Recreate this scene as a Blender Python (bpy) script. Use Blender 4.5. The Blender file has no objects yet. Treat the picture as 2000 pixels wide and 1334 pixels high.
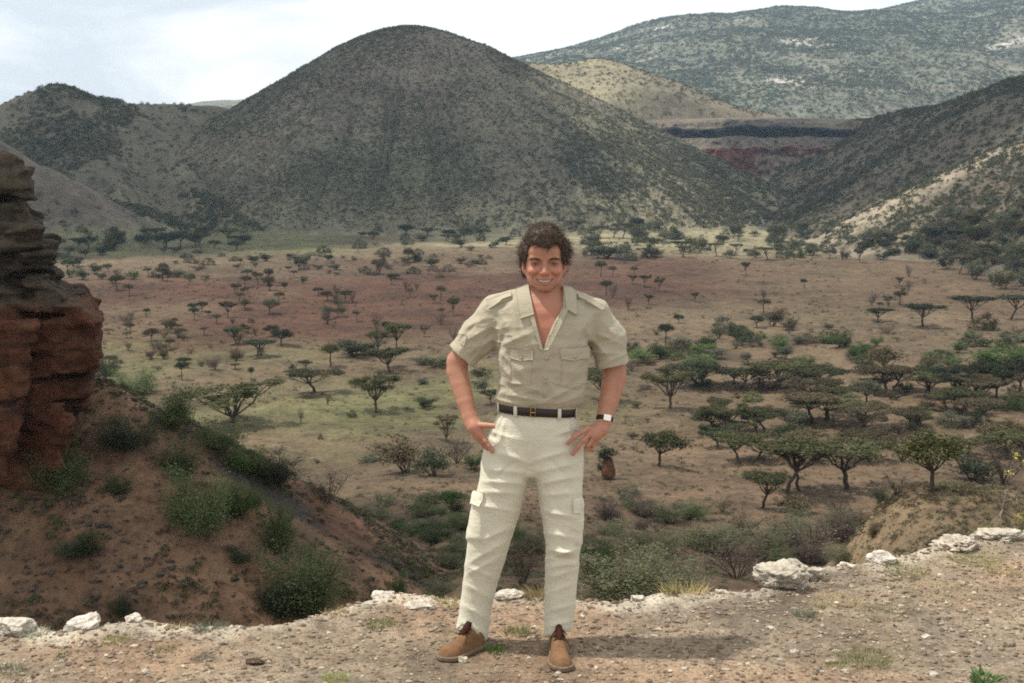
import bpy, bmesh, math, random
import numpy as np
from mathutils import Vector, Matrix

# ------------------------------------------------------------------ camera, sky, sun, exposure
SC = bpy.context.scene
COL = SC.collection
CAM = np.array([0.0, 0.0, 2.0])
FPX = 2600.0                                   # focal length in units of a 2000-wide frame
PITCH = math.atan((667 - 330) / FPX)
MAN_Y = 5.44                                   # the man stands this far in front of the camera

cd = bpy.data.cameras.new('camera')
cd.sensor_width = 36.0
cd.lens = FPX / 2000 * 36
cd.clip_start = 0.1
cd.clip_end = 30000
cam = bpy.data.objects.new('camera', cd)
COL.objects.link(cam)
cam.location = CAM
cam.rotation_euler = (math.pi / 2 - PITCH, 0, 0)
cd.dof.use_dof = True
cd.dof.focus_distance = 9.0
cd.dof.aperture_fstop = 8.0
SC.camera = cam

SUN_EL, SUN_AZ = math.radians(67), math.radians(-85)      # azimuth from +Y towards +X: behind the man, to the left
SUN_DIR = Vector((math.sin(SUN_AZ) * math.cos(SUN_EL), math.cos(SUN_AZ) * math.cos(SUN_EL), math.sin(SUN_EL)))
sl = bpy.data.lights.new('sun', 'SUN')
sl.energy = 4.4
sl.angle = math.radians(1.5)
sl.color = (1.0, 0.95, 0.87)
sun = bpy.data.objects.new('sun', sl)
COL.objects.link(sun)
sun.rotation_euler = SUN_DIR.to_track_quat('Z', 'Y').to_euler()

world = bpy.data.worlds.new('World')
SC.world = world
world.use_nodes = True
wn, wl = world.node_tree.nodes, world.node_tree.links
wn.clear()
w_out = wn.new('ShaderNodeOutputWorld')
w_bg = wn.new('ShaderNodeBackground')
w_bg.inputs['Strength'].default_value = 0.10
sky = wn.new('ShaderNodeTexSky')
sky.sky_type = 'NISHITA'
sky.sun_disc = False
sky.sun_elevation = SUN_EL
sky.sun_rotation = SUN_AZ
sky.dust_density = 2.0
tc = wn.new('ShaderNodeTexCoord')
mp = wn.new('ShaderNodeMapping')
mp.inputs['Scale'].default_value = (3.2, 3.2, 8.5)
mp.inputs['Location'].default_value = (0.35, 0.2, 0.72)
nz = wn.new('ShaderNodeTexNoise')
nz.inputs['Scale'].default_value = 1.35
nz.inputs['Detail'].default_value = 7
nz.inputs['Roughness'].default_value = 0.55
nz.inputs['Distortion'].default_value = 0.5
cr = wn.new('ShaderNodeValToRGB')
cr.color_ramp.elements[0].position = 0.40
cr.color_ramp.elements[0].color = (8.0, 8.5, 8.9, 1)
cr.color_ramp.elements[1].position = 0.55
cr.color_ramp.elements[1].color = (11.6, 11.65, 11.5, 1)
cv = wn.new('ShaderNodeMix'); cv.data_type = 'RGBA'
cv.inputs['Factor'].default_value = 0.95
wl.new(tc.outputs['Generated'], mp.inputs['Vector'])
wl.new(mp.outputs['Vector'], nz.inputs['Vector'])
wl.new(nz.outputs['Fac'], cr.inputs['Fac'])
wl.new(sky.outputs['Color'], cv.inputs[6])
wl.new(cr.outputs['Color'], cv.inputs[7])
wl.new(cv.outputs[2], w_bg.inputs['Color'])
wl.new(w_bg.outputs['Background'], w_out.inputs['Surface'])

SC.view_settings.view_transform = 'Standard'
SC.view_settings.look = 'None'
SC.view_settings.gamma = 1.0
SC.view_settings.exposure = 0.16
SC.view_settings.use_curve_mapping = False
SC.cycles.filter_width = 1.8
SC.cycles.use_denoising = False            # the fine noise left over reads like the grain of the old print
SC.cycles.max_bounces = 6
SC.cycles.transparent_max_bounces = 8
SC.cycles.volume_bounces = 0

# ------------------------------------------------------------------ helpers
RNG = np.random.default_rng(11)
random.seed(7)

def P(px, py, Y):
    """World point seen at a place of the 2000x1334 photograph, Y metres away."""
    dx = (px - 1000) / FPX
    dz = (667 - py) / FPX
    c, s = math.cos(PITCH), math.sin(PITCH)
    d = np.array([dx, c + dz * s, -s + dz * c])
    return CAM + d * (Y / d[1])

def _hash(ix, iy, iz, seed):
    h = (ix.astype(np.uint32) * np.uint32(374761393) + iy.astype(np.uint32) * np.uint32(668265263)
         + iz.astype(np.uint32) * np.uint32(2246822519) + np.uint32((seed * 3266489917) & 0xffffffff))
    h ^= h >> np.uint32(13)
    h *= np.uint32(1274126177)
    h ^= h >> np.uint32(16)
    return (h & np.uint32(0xffff)).astype(np.float32) / 65535.0

def vnoise(x, y, z=None, seed=0):
    x = np.asarray(x, np.float32); y = np.asarray(y, np.float32)
    z = np.zeros_like(x) if z is None else np.asarray(z, np.float32)
    fx, fy, fz = np.floor(x), np.floor(y), np.floor(z)
    ix, iy, iz = fx.astype(np.int64), fy.astype(np.int64), fz.astype(np.int64)
    tx, ty, tz = x - fx, y - fy, z - fz
    tx = tx * tx * (3 - 2 * tx); ty = ty * ty * (3 - 2 * ty); tz = tz * tz * (3 - 2 * tz)
    def h(a, b, c): return _hash(ix + a, iy + b, iz + c, seed)
    x00 = h(0,0,0) * (1-tx) + h(1,0,0) * tx
    x10 = h(0,1,0) * (1-tx) + h(1,1,0) * tx
    x01 = h(0,0,1) * (1-tx) + h(1,0,1) * tx
    x11 = h(0,1,1) * (1-tx) + h(1,1,1) * tx
    return ((x00 * (1-ty) + x10 * ty) * (1-tz) + (x01 * (1-ty) + x11 * ty) * tz) * 2 - 1

def fbm(x, y, z=None, seed=0, oct=4, gain=0.5):
    a, s, t = 1.0, 0.0, 0.0
    x = np.asarray(x, np.float32); y = np.asarray(y, np.float32)
    if z is not None: z = np.asarray(z, np.float32)
    for o in range(oct):
        s = s + a * vnoise(x, y, z, seed + o * 17)
        t += a
        a *= gain
        x = x * 2.03 + 5.1; y = y * 2.03 + 1.7
        if z is not None: z = z * 2.03 + 3.3
    return s / t

def sstep(a, b, x):
    t = np.clip((x - a) / (b - a), 0, 1)
    return t * t * (3 - 2 * t)

def smax(a, b, k):
    h = np.clip(0.5 + 0.5 * (a - b) / k, 0, 1)
    return b * (1 - h) + a * h + k * h * (1 - h)

def mesh_np(name, verts, faces, smooth=True):
    """mesh from numpy arrays; faces is (n,3) or (n,4)"""
    verts = np.asarray(verts, np.float32); faces = np.asarray(faces, np.int32)
    me = bpy.data.meshes.new(name)
    n, k = faces.shape
    me.vertices.add(len(verts)); me.vertices.foreach_set('co', verts.ravel())
    me.loops.add(n * k); me.loops.foreach_set('vertex_index', faces.ravel())
    me.polygons.add(n)
    me.polygons.foreach_set('loop_start', np.arange(0, n * k, k, dtype=np.int32))
    me.polygons.foreach_set('loop_total', np.full(n, k, np.int32))
    me.polygons.foreach_set('use_smooth', np.full(n, smooth))
    me.update(calc_edges=True)
    return me

def vcol(me, rgb, name='col'):
    a = me.color_attributes.new(name, 'FLOAT_COLOR', 'POINT')
    c = np.ones((len(me.vertices), 4), np.float32)
    c[:, :3] = rgb
    a.data.foreach_set('color', c.ravel())

def grid_faces(nu, nv):
    i = np.arange(nu - 1)[:, None] * nv + np.arange(nv - 1)[None, :]
    return np.stack([i, i + nv, i + nv + 1, i + 1], -1).reshape(-1, 4)

def obj(name, me, mat=None, parent=None, loc=None):
    o = bpy.data.objects.new(name, me)
    COL.objects.link(o)
    if mat is not None and me is not None:
        if len(me.materials) == 0: me.materials.append(mat)
    if parent is not None: o.parent = parent
    if loc is not None: o.location = loc
    return o

def tag(o, label=None, cat=None, group=None, kind=None):
    if label: o['label'] = label
    if cat: o['category'] = cat
    if group: o['group'] = group
    if kind: o['kind'] = kind
    return o

def empty(name, loc=(0, 0, 0)):
    o = bpy.data.objects.new(name, None)
    o.empty_display_size = 0.1
    COL.objects.link(o)
    o.location = loc
    return o

# ------------------------------------------------------------------ materials
def new_mat(name):
    m = bpy.data.materials.new(name)
    m.use_nodes = True
    nt = m.node_tree
    b = nt.nodes['Principled BSDF']
    b.inputs['Specular IOR Level'].default_value = 0.2
    b.inputs['Roughness'].default_value = 0.9
    return m, nt, b

def nmix(nt, fac, a, b, mode='MIX'):
    n = nt.nodes.new('ShaderNodeMix'); n.data_type = 'RGBA'; n.blend_type = mode
    for s, v in ((n.inputs['Factor'], fac), (n.inputs[6], a), (n.inputs[7], b)):
        if hasattr(v, 'is_linked') or isinstance(v, bpy.types.NodeSocket): nt.links.new(v, s)
        elif isinstance(v, (int, float)): s.default_value = v
        else: s.default_value = (*v, 1)
    return n.outputs[2]

def nnoise(nt, scale, detail=4, rough=0.55, coord='Object', sc=(1, 1, 1), dist=0.0):
    t = nt.nodes.new('ShaderNodeTexCoord')
    m = nt.nodes.new('ShaderNodeMapping'); m.inputs['Scale'].default_value = sc
    n = nt.nodes.new('ShaderNodeTexNoise')
    n.inputs['Scale'].default_value = scale; n.inputs['Detail'].default_value = detail
    n.inputs['Roughness'].default_value = rough; n.inputs['Distortion'].default_value = dist
    nt.links.new(t.outputs[coord], m.inputs['Vector']); nt.links.new(m.outputs['Vector'], n.inputs['Vector'])
    return n.outputs['Fac']

def nramp(nt, fac, stops):
    r = nt.nodes.new('ShaderNodeValToRGB')
    el = r.color_ramp.elements
    while len(el) < len(stops): el.new(0.5)
    for e, (p, c) in zip(el, stops):
        e.position = p
        e.color = (*c, 1) if not isinstance(c, (int, float)) else (c, c, c, 1)
    nt.links.new(fac, r.inputs['Fac'])
    return r.outputs['Color']

def nbump(nt, bsdf, height, strength=0.5, dist=0.05, chain=None):
    b = nt.nodes.new('ShaderNodeBump')
    b.inputs['Strength'].default_value = strength; b.inputs['Distance'].default_value = dist
    nt.links.new(height, b.inputs['Height'])
    if chain is not None: nt.links.new(chain, b.inputs['Normal'])
    nt.links.new(b.outputs['Normal'], bsdf.inputs['Normal'])
    return b.outputs['Normal']

def nattr(nt, name='col'):
    a = nt.nodes.new('ShaderNodeAttribute'); a.attribute_name = name
    return a.outputs['Color']

def soil_mat(name, scales, contrast=0.5, bump=(0.6, 0.2), tint=None):
    """vertex-coloured ground with noise mottling at several scales"""
    m, nt, b = new_mat(name)
    c = nattr(nt)
    for i, s in enumerate(scales):
        f = nnoise(nt, s, 6, 0.65)
        v = nramp(nt, f, [(0.30, 1 - contrast), (0.5, 1.0), (0.72, 1 + contrast * 0.7)])
        c = nmix(nt, 1.0, c, v, 'MULTIPLY')
    if tint is not None:
        f = nnoise(nt, tint[0], 5, 0.6)
        v = nramp(nt, f, [(0.45, 0.0), (0.62, 1.0)])
        mx = nmix(nt, v, c, nmix(nt, 1.0, c, tint[1], 'MULTIPLY'))
        c = mx
    nt.links.new(c, b.inputs['Base Color'])
    nbump(nt, b, nnoise(nt, scales[-1] * 1.5, 8, 0.7), *bump)
    return m

def blend(c, col, w): return c * (1 - w[:, None]) + np.asarray(col) * w[:, None]
# ------------------------------------------------------------------ distance fields, tubes, plain materials
def rcone(p, a, b, ra, rb):
    a = np.asarray(a, np.float32); ba = np.asarray(b, np.float32) - a
    pa = p - a
    t = np.clip(pa @ ba / float(ba @ ba), 0, 1)
    return np.linalg.norm(pa - t[:, None] * ba, axis=1) - (ra + (rb - ra) * t)

def ell(p, c, r):
    q = (p - np.asarray(c, np.float32)); r = np.asarray(r, np.float32)
    k0 = np.linalg.norm(q / r, axis=1); k1 = np.linalg.norm(q / (r * r), axis=1)
    return k0 * (k0 - 1) / np.maximum(k1, 1e-6)

def smn(a, b, k):
    h = np.clip(0.5 + 0.5 * (b - a) / k, 0, 1)
    return b * (1 - h) + a * h - k * h * (1 - h)

def smx(a, b, k): return -smn(-a, -b, k)

def surf(fn, lo, hi, h, block=8):
    """sparse sampling of a distance field, then naive surface nets"""
    lo = np.asarray(lo, float); n = np.ceil((np.asarray(hi) - lo) / (h * block)).astype(int)
    N = n * block
    cs = [lo[k] + (np.arange(n[k]) + .5) * block * h - h / 2 for k in range(3)]
    G = np.stack(np.meshgrid(*cs, indexing='ij'), -1).reshape(-1, 3).astype(np.float32)
    dc = fn(G)
    act = np.abs(dc) < block * h * 1.25
    D = np.empty((n[0], n[1], n[2], block, block, block), np.float32)
    D[:] = np.where(dc > 0, 1, -1).reshape(n)[..., None, None, None]
    ids = np.argwhere(act.reshape(n))
    o = np.stack(np.meshgrid(*[np.arange(block)] * 3, indexing='ij'), -1).reshape(-1, 3)
    for s in range(0, len(ids), 1500):
        b = ids[s:s + 1500]
        pts = (lo + ((b[:, None] * block + o[None]) * h)).reshape(-1, 3).astype(np.float32)
        D[b[:, 0], b[:, 1], b[:, 2]] = fn(pts).reshape(-1, block, block, block)
    D = D.transpose(0, 3, 1, 4, 2, 5).reshape(N)
    S = D < 0
    c = [S[i:N[0]-1+i, j:N[1]-1+j, k:N[2]-1+k] for i in (0, 1) for j in (0, 1) for k in (0, 1)]
    cnt = sum(x.astype(np.int8) for x in c)
    cell = (cnt > 0) & (cnt < 8)
    ci = np.argwhere(cell)
    idx = np.full(cell.shape, -1, np.int32); idx[cell] = np.arange(len(ci))
    acc = np.zeros((len(ci), 3)); num = np.zeros(len(ci))
    corner = [(i, j, k) for i in (0, 1) for j in (0, 1) for k in (0, 1)]
    val = [D[ci[:, 0] + i, ci[:, 1] + j, ci[:, 2] + k] for i, j, k in corner]
    for a in range(8):
        for b in range(a + 1, 8):
            e = np.array(corner[b]) - np.array(corner[a])
            if np.abs(e).sum() != 1: continue
            m = (val[a] < 0) != (val[b] < 0)
            t = np.where(m, val[a] / np.where(val[a] == val[b], 1, val[a] - val[b]), 0)
            acc += np.where(m[:, None], np.array(corner[a]) + t[:, None] * e, 0); num += m
    v = lo + (ci + acc / num[:, None]) * h
    F = []
    for ax in range(3):
        sl0 = [slice(1, N[k] - 1) for k in range(3)]; sl1 = list(sl0)
        sl0[ax] = slice(0, N[ax] - 1); sl1[ax] = slice(1, N[ax])
        A, B = S[tuple(sl0)], S[tuple(sl1)]
        e = np.argwhere(A != B)
        flip = A[e[:, 0], e[:, 1], e[:, 2]]
        base = e + 1; base[:, ax] = e[:, ax]
        u, w = (ax + 1) % 3, (ax + 2) % 3
        du = np.zeros(3, int); du[u] = 1; dw = np.zeros(3, int); dw[w] = 1
        def g(q): return idx[q[:, 0], q[:, 1], q[:, 2]]
        q = np.stack([g(base - du - dw), g(base - dw), g(base), g(base - du)], 1)
        q[~flip] = q[~flip][:, ::-1]
        F.append(q)
    F = np.concatenate(F)
    F = F[(F >= 0).all(1)]
    return v, F

def tube_np(pts, rad, sides=8, closed=False):
    pts = [Vector(p) for p in pts]
    V, F = [], []
    n = len(pts)
    up = Vector((.3, .2, 1)).normalized()
    for i, p in enumerate(pts):
        t = (pts[(i + 1) % n] - pts[i - 1]) if closed else (pts[min(i + 1, n - 1)] - pts[max(i - 1, 0)])
        t.normalize()
        x = t.cross(up)
        if x.length < .1: x = t.cross(Vector((1, 0, 0)))
        x.normalize(); y = t.cross(x)
        r = rad[i] if hasattr(rad, '__len__') else rad
        for k in range(sides):
            a = math.tau * k / sides
            V.append(p + (x * math.cos(a) + y * math.sin(a)) * r)
    m = n if closed else n - 1
    for i in range(m):
        for k in range(sides):
            j = (i + 1) % n
            F.append((i * sides + k, i * sides + (k + 1) % sides, j * sides + (k + 1) % sides, j * sides + k))
    return np.array([tuple(v) for v in V]), np.array(F)

def mat_plain(name, col, rough=.6, spec=.3, metal=0.0, noise=None, bump=None):
    m, nt, b = new_mat(name)
    b.inputs['Base Color'].default_value = (*col, 1); b.inputs['Roughness'].default_value = rough
    b.inputs['Specular IOR Level'].default_value = spec; b.inputs['Metallic'].default_value = metal
    if noise:
        c = nmix(nt, nramp(nt, nnoise(nt, noise[0], 5, .6), [(.3, 0.0), (.7, 1.0)]), col, noise[1])
        nt.links.new(c, b.inputs['Base Color'])
    if bump: nbump(nt, b, nnoise(nt, bump[0], 4, .6), bump[1], bump[2])
    return m

# ------------------------------------------------------------------ terrain: heights
FLOOR = -26.0

def tent(x, y, pts, s, a):
    """height of a ridge along a polyline with rounded crest and flanks of slope s"""
    best = np.full_like(x, -1e9)
    if len(pts) == 1: pts = [pts[0], tuple(np.array(pts[0]) + 1e-3)]
    for (x0, y0, z0), (x1, y1, z1) in zip(pts[:-1], pts[1:]):
        ex, ey = x1 - x0, y1 - y0
        t = np.clip(((x - x0) * ex + (y - y0) * ey) / (ex * ex + ey * ey), 0, 1)
        d = np.hypot(x - x0 - t * ex, y - y0 - t * ey)
        best = np.maximum(best, z0 + t * (z1 - z0) - s * (np.sqrt(d * d + a * a) - a))
    return best

SPUR = [tuple(P(px, py, Y)) for px, py, Y in ((-260, 640, 52), (60, 706, 51), (190, 742, 50), (300, 800, 50), (480, 905, 51.5), (600, 960, 53),
                                                (700, 1010, 55), (790, 1072, 57), (850, 1125, 59), (900, 1170, 61))]

def prof(d, pts):
    pts = np.array(pts, float)
    return np.interp(d, pts[:, 0], pts[:, 1])

MID = [(0, -.5), (6, -.7), (7, -1.4), (9, -2.7), (14, -5.0), (25, -8.0), (40, -11.3), (60, -15.6), (80, -19.2), (100, -22.4), (120, -24.9), (140, -26), (9000, -26)]
LEFT = [(0, -.5), (6, -.8), (7, -1.6), (9, -3.2), (14, -7.0), (25, -13.0), (36, -17.5), (45, -18.5), (60, -19.5), (80, -21.5), (100, -23.5), (120, -25.3), (140, -26), (9000, -26)]
RIGHT = [(0, -.5), (6, -.5), (7.5, -.6), (9, -.95), (15, -2.0), (20, -2.85), (24, -3.75), (26, -4.8), (40, -12.2), (60, -17), (80, -20.5), (100, -23), (120, -25), (140, -26), (9000, -26)]

def H_near(x, y):
    x = np.asarray(x, float); y = np.asarray(y, float)
    d = np.hypot(x, y) + 1e-6
    u = x / np.maximum(np.abs(y), 1e-3)
    zm, zl, zr = prof(d, MID), prof(d, LEFT), prof(d, RIGHT)
    wr = sstep(0.165, 0.345, u + 0.05 * fbm(x * .45, y * .22, seed=4, oct=4) + 0.0018 * (d - 15))
    wl = 1 - sstep(-0.16, -0.04, u)
    z = zm * (1 - wr - wl) + zl * wl + zr * wr
    z = z + fbm(x * .11, y * .11, seed=2) * np.clip((d - 8) * .03, 0, 0.9) + fbm(x * .5, y * .5, seed=8, oct=3) * np.clip((d - 8) * .01, 0, 0.14)
    z = z + (.13 * fbm(x * 1.3, y * 1.3, seed=12, oct=4) + .22 * fbm(x * .4, y * .4, seed=13, oct=2)) * sstep(9, 13, d) * (1 - sstep(34, 50, d))
    sp = tent(x, y, SPUR, 0.66, 0.5) + fbm(x * .35, y * .35, seed=5) * .35
    z = smax(z, sp, 0.7)
    return z + fbm(x * .016, y * .016, seed=9) * sstep(110, 200, d) * 0.5

CONE = (-58.5, 765.0, 82.0)

def H_cone(x, y):
    dx, dy = x - CONE[0], y - CONE[1]
    th = np.arctan2(dx, -dy)                       # 0 = towards the camera, + = right
    r = np.hypot(dx, dy)
    s = 0.60 + 0.05 * np.cos(th) - 0.085 * np.clip(np.sin(th), 0, 1) + 0.02 * np.clip(-np.sin(th), 0, 1)
    s = s * (1 + 0.05 * fbm(th * 5, r * .004, seed=21, oct=3))
    a = 30.0
    h = CONE[2] - s * (np.sqrt(r * r + a * a) - a)
    h = h + fbm(x * .02, y * .02, seed=22) * 3.4 * sstep(10, 80, r) + fbm(x * .07, y * .07, seed=24) * 1.2
    g = np.abs(fbm(th * 9 + 3, r * .006, seed=23, oct=3))
    h = h - (1 - sstep(0, .25, g)) * 4.6 * sstep(30, 110, r)
    return h

def Q(px, py, Y): return tuple(P(px, py, Y))

def H_left(x, y):
    r1 = tent(x, y, [Q(-330, 330, 640), Q(-60, 222, 690), Q(60, 186, 700), Q(112, 160, 700), Q(190, 188, 705), Q(255, 207, 720), Q(430, 214, 750), Q(520, 240, 760)], .58, 7)
    r2 = tent(x, y, [Q(112, 160, 700), Q(160, 270, 640), Q(230, 370, 585), Q(300, 450, 540)], .60, 5)
    r3 = tent(x, y, [Q(255, 205, 720), Q(330, 300, 660), Q(400, 380, 605), Q(455, 425, 580)], .60, 4)
    r4 = tent(x, y, [Q(-260, 190, 520), Q(-40, 262, 510), Q(80, 322, 505), Q(190, 400, 495), Q(310, 476, 487)], .62, 4)
    h = np.maximum(np.maximum(r1, r2), np.maximum(r3, r4))
    return h + fbm(x * .03, y * .03, seed=31) * 3.0 + fbm(x * .11, y * .11, seed=32) * .8

def H_back(x, y):
    h = tent(x, y, [Q(900, 120, 950), Q(1060, 128, 950), Q(1165, 112, 950), Q(1240, 142, 945), Q(1330, 182, 940), Q(1440, 212, 930), Q(1540, 230, 925), Q(1700, 238, 925), Q(1900, 238, 930)], .42, 12)
    h = h - 1.3 * np.clip(885 - y, 0, 200) * sstep(60, 100, x)
    return h + fbm(x * .025, y * .025, seed=41) * 2.4

def H_right(x, y):
    pts = [Q(1590, 250, 960), Q(1640, 243, 900), Q(1800, 212, 780), Q(1900, 186, 720), Q(2000, 157, 655), Q(2200, 105, 560), (275, 430, 54), (262, 300, 50), (230, 170, 34)]
    h = tent(x, y, pts, .60, 10)
    h2 = tent(x, y, [Q(1900, 186, 720), Q(1760, 330, 640), Q(1620, 430, 600)], .5, 14)
    h3 = tent(x, y, [Q(2200, 105, 560), Q(2020, 270, 500), Q(1850, 420, 440)], .55, 10)
    h = np.maximum(np.maximum(h, h2), h3)
    return h + fbm(x * .02, y * .02, seed=51) * 3.5 + fbm(x * .08, y * .08, seed=52) * .9

MT = [(-900, 330), (-200, 262), (300, 226), (700, 196), (880, 150), (1000, 117), (1100, 97), (1200, 72), (1290, 50), (1400, 42), (1500, 36), (1600, 37), (1680, 32), (1750, 17), (1850, 9), (1910, 11), (2000, 20), (2150, 40), (2500, 60), (3000, 150)]
MTX = [(px - 1000) / FPX for px, _ in MT]
MTZ = [P(px, py, 2600)[2] for px, py in MT]

def H_mount(x, y):
    crest = np.interp(x / 2600.0, MTX, MTZ)
    t = np.clip((y - 1150) / (2600 - 1150), 0, 1.3)
    front = np.sin(np.clip(t, 0, 1) * math.pi / 2) ** 1.15
    h = -26 + (crest + 26) * np.where(t > 1, 1 - (t - 1) * 0.8, front)
    n = fbm(x * .004, y * .004, seed=61, oct=5)
    return h + n * 26 * sstep(0, .3, t) * (1 - sstep(.8, 1.0, t) * .85) - np.abs(fbm(x * .006, y * .0025, seed=63)) * 22 * np.sin(np.clip(t, 0, 1) * math.pi)

def H_all(x, y):
    x = np.asarray(x, float); y = np.asarray(y, float)
    h = H_near(x, y)
    for f in (H_cone, H_left, H_back, H_right):
        h = np.maximum(h, np.where(y > 240, f(x, y), -99))
    return h

_D = np.concatenate([np.linspace(8.6, 130, 800), np.geomspace(130, 1100, 1200)[1:]])

def hit(px, py, dmin=9.0):
    """first ground point behind the rim seen at a place of the photograph"""
    r = P(px, py, 1.0) - CAM
    Y = _D[_D >= dmin]
    x, z = r[0] * Y, CAM[2] + r[2] * Y
    below = z <= H_all(x, Y)
    if not below.any(): return np.array([x[-1], Y[-1], z[-1]])
    i = int(np.argmax(below))
    return np.array([x[i], Y[i], float(H_all(np.array([x[i]]), np.array([Y[i]]))[0])])

def lerp3(a, b, t): return np.asarray(a)[None] * (1 - t[:, None]) + np.asarray(b)[None] * t[:, None]

# ------------------------------------------------------------------ terrain: sheets
# crater basin: near slope below the rim, the spur on the left and the flat floor
nA, nR = 460, 560
az = np.linspace(math.radians(-48), math.radians(48), nA)
rr = np.concatenate([np.linspace(3.5, 30, 90), np.linspace(30, 140, 210)[1:], np.geomspace(140, 1000, 182)[1:]])
nR = len(rr)
AA, RR = np.meshgrid(az, rr, indexing='ij')
gx, gy = (np.sin(AA) * RR).ravel(), (np.cos(AA) * RR).ravel()
gz = H_near(gx, gy)
d = np.hypot(gx, gy)
u = gx / gy
tan = np.array([.118, .086, .049]); red = np.array([.074, .033, .018]); olive = np.array([.118, .120, .048]); pale = np.array([.27, .24, .14])
brown = np.array([.140, .088, .054]); spurc = np.array([.215, .130, .078]); grey = np.array([.060, .052, .045])
n1 = fbm(gx * .02, gy * .02, seed=71); n2 = fbm(gx * .06, gy * .06, seed=72); n3 = fbm(gx * .25, gy * .25, seed=73)
c = np.tile(tan, (len(gx), 1))
c = blend(c, olive, np.clip(sstep(-.1, .5, n1 + n2 * .5) * (1 - sstep(215, 260, d + n2 * 25)) * .75, 0, 1) * (1 - .75 * sstep(.04, .12, u)))
c = blend(c, red, sstep(200, 248, d + n1 * 30 + n2 * 12 + 60 * sstep(.0, .12, u) * -1 + 20 * np.clip(-u, 0, 1)) * (1 - sstep(355, 470, d + n1 * 60 - 45 * u * 3)) * .95 * (1 - .35 * sstep(.08, .30, u + .15 * n2)) * (.45 + .55 * sstep(-.35, .25, fbm(gx * .03, gy * .012, seed=74) + .3 * n3)))
c = blend(c, brown, .45 * sstep(.02, .15, u) * (1 - sstep(170, 300, d)))
c = blend(c, pale, sstep(430, 520, d + n1 * 40) * sstep(-.12, -.02, u + n2 * .03) * .72)
c = blend(c, olive * 1.1, sstep(420, 470, d + n2 * 25) * (1 - sstep(-.16, -.08, u)) * .7)
# near slope and spur
spz = tent(gx, gy, SPUR, 0.66, 0.5)
onsp = sstep(-1.5, .2, spz - gz + 1.0) * (1 - sstep(75, 95, d))
c = blend(c, brown * .95, (1 - sstep(85, 125, d)) * .8)
c = blend(c, np.array([.235, .168, .098]), (1 - sstep(24, 32, d)) * sstep(.20, .27, u))
c = blend(c, olive * 1.1, (1 - sstep(22, 30, d)) * sstep(.22, .30, u) * sstep(.0, .5, n3 + n2) * .6)
c = blend(c, spurc * (1 + .35 * np.clip(n3, -1, 1))[:, None], onsp)
# dark scree streak under the spur crest
sl_ = [hit(a_, b_, 30.0) for a_, b_ in ((470, 925), (560, 985), (640, 1030), (700, 1066), (760, 1102), (820, 1132))]
sd_ = -tent(gx, gy, [(q[0], q[1], 0.0) for q in sl_], 1.0, .01)
c = blend(c, grey, (1 - sstep(.35, 1.15, sd_ + .9 * n3)) * .95)
c = blend(c, np.array([.22, .105, .055]), onsp * sstep(.15, .5, fbm(gx * .16 + gy * .1, gy * .16, seed=77)) * .55)
me = mesh_np('crater_floor', np.stack([gx, gy, gz], 1), grid_faces(nA, nR)[:, ::-1])
vcol(me, c)
M_floor = soil_mat('crater soil', (0.05, 0.45, 2.2), .46, (.7, .5))
tag(obj('crater_floor', me, M_floor), 'red and tan crater floor with the near slope below the rim', kind='structure')

# plain far beyond, out to the horizon
me = mesh_np('far_plain', [(-9000, 900, -34), (9000, 900, -34), (9000, 14000, -60), (-9000, 14000, -60)], [(0, 1, 2, 3)])
vcol(me, np.tile((.16, .15, .09), (4, 1)))
tag(obj('far_plain', me, M_floor), 'far plain behind the hills', kind='structure')

def hill(name, label, fn, x0, x1, y0, y1, step, colfn, mat, smooth_floor=2.5, cut=True):
    xs = np.arange(x0, x1 + step, step); ys = np.arange(y0, y1 + step, step)
    X, Y = np.meshgrid(xs, ys, indexing='ij')
    x, y = X.ravel(), Y.ravel()
    z = fn(x, y)
    if cut:
        base = np.full_like(z, FLOOR - 1.2)
        z = smax(z, base, smooth_floor * 2.2)
    f = grid_faces(len(xs), len(ys))
    if cut:
        keep = (z[f] > FLOOR - .9).any(1)
        f = f[keep]
        used = np.unique(f); re = np.full(len(x), -1); re[used] = np.arange(len(used)); f = re[f]
        x, y, z = x[used], y[used], z[used]
    me = mesh_np(name, np.stack([x, y, z], 1), f)
    vcol(me, colfn(x, y, z))
    return tag(obj(name, me, mat), label, kind='structure')

M_hill = soil_mat('dry hillside', (0.03, 0.25, 1.2), .38, (.9, 1.2))
M_mount = soil_mat('mountain side', (0.008, 0.05, 0.25), .45, (.9, 6.0))

def col_cone(x, y, z):
    n = fbm(x * .018, y * .018, seed=81, oct=5); m = fbm(x * .09, y * .09, z * .09, seed=82)
    c = np.tile((.180, .150, .112), (len(x), 1))
    c = blend(c, (.135, .130, .085), sstep(-.2, .4, n))
    t = np.arctan2(x - CONE[0], -(y - CONE[1]))
    c = blend(c, (.205, .190, .125), sstep(.30, .75, t + n * .35) * (1 - sstep(70, 86, z + 20)) * .6)
    c = blend(c, (.27, .24, .15), (1 - sstep(-22, -2, z + n * 12)) * sstep(-.5, .3, t) * .8)
    return c * (1 + .25 * m[:, None])

def col_left(x, y, z):
    n = fbm(x * .02, y * .02, seed=83, oct=5); m = fbm(x * .1, y * .1, seed=84)
    c = np.tile((.140, .126, .084), (len(x), 1))
    c = blend(c, (.23, .19, .12), sstep(.1, .45, n) * (1 - sstep(0, 22, z)))
    c = blend(c, (.150, .118, .090), (y < 520 + n * 8).astype(float) * .9)
    c = blend(c, (.17, .18, .085), (1 - sstep(-24, -16, z + n * 5)) * .7)
    return c * (1 + .25 * m[:, None])

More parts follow.
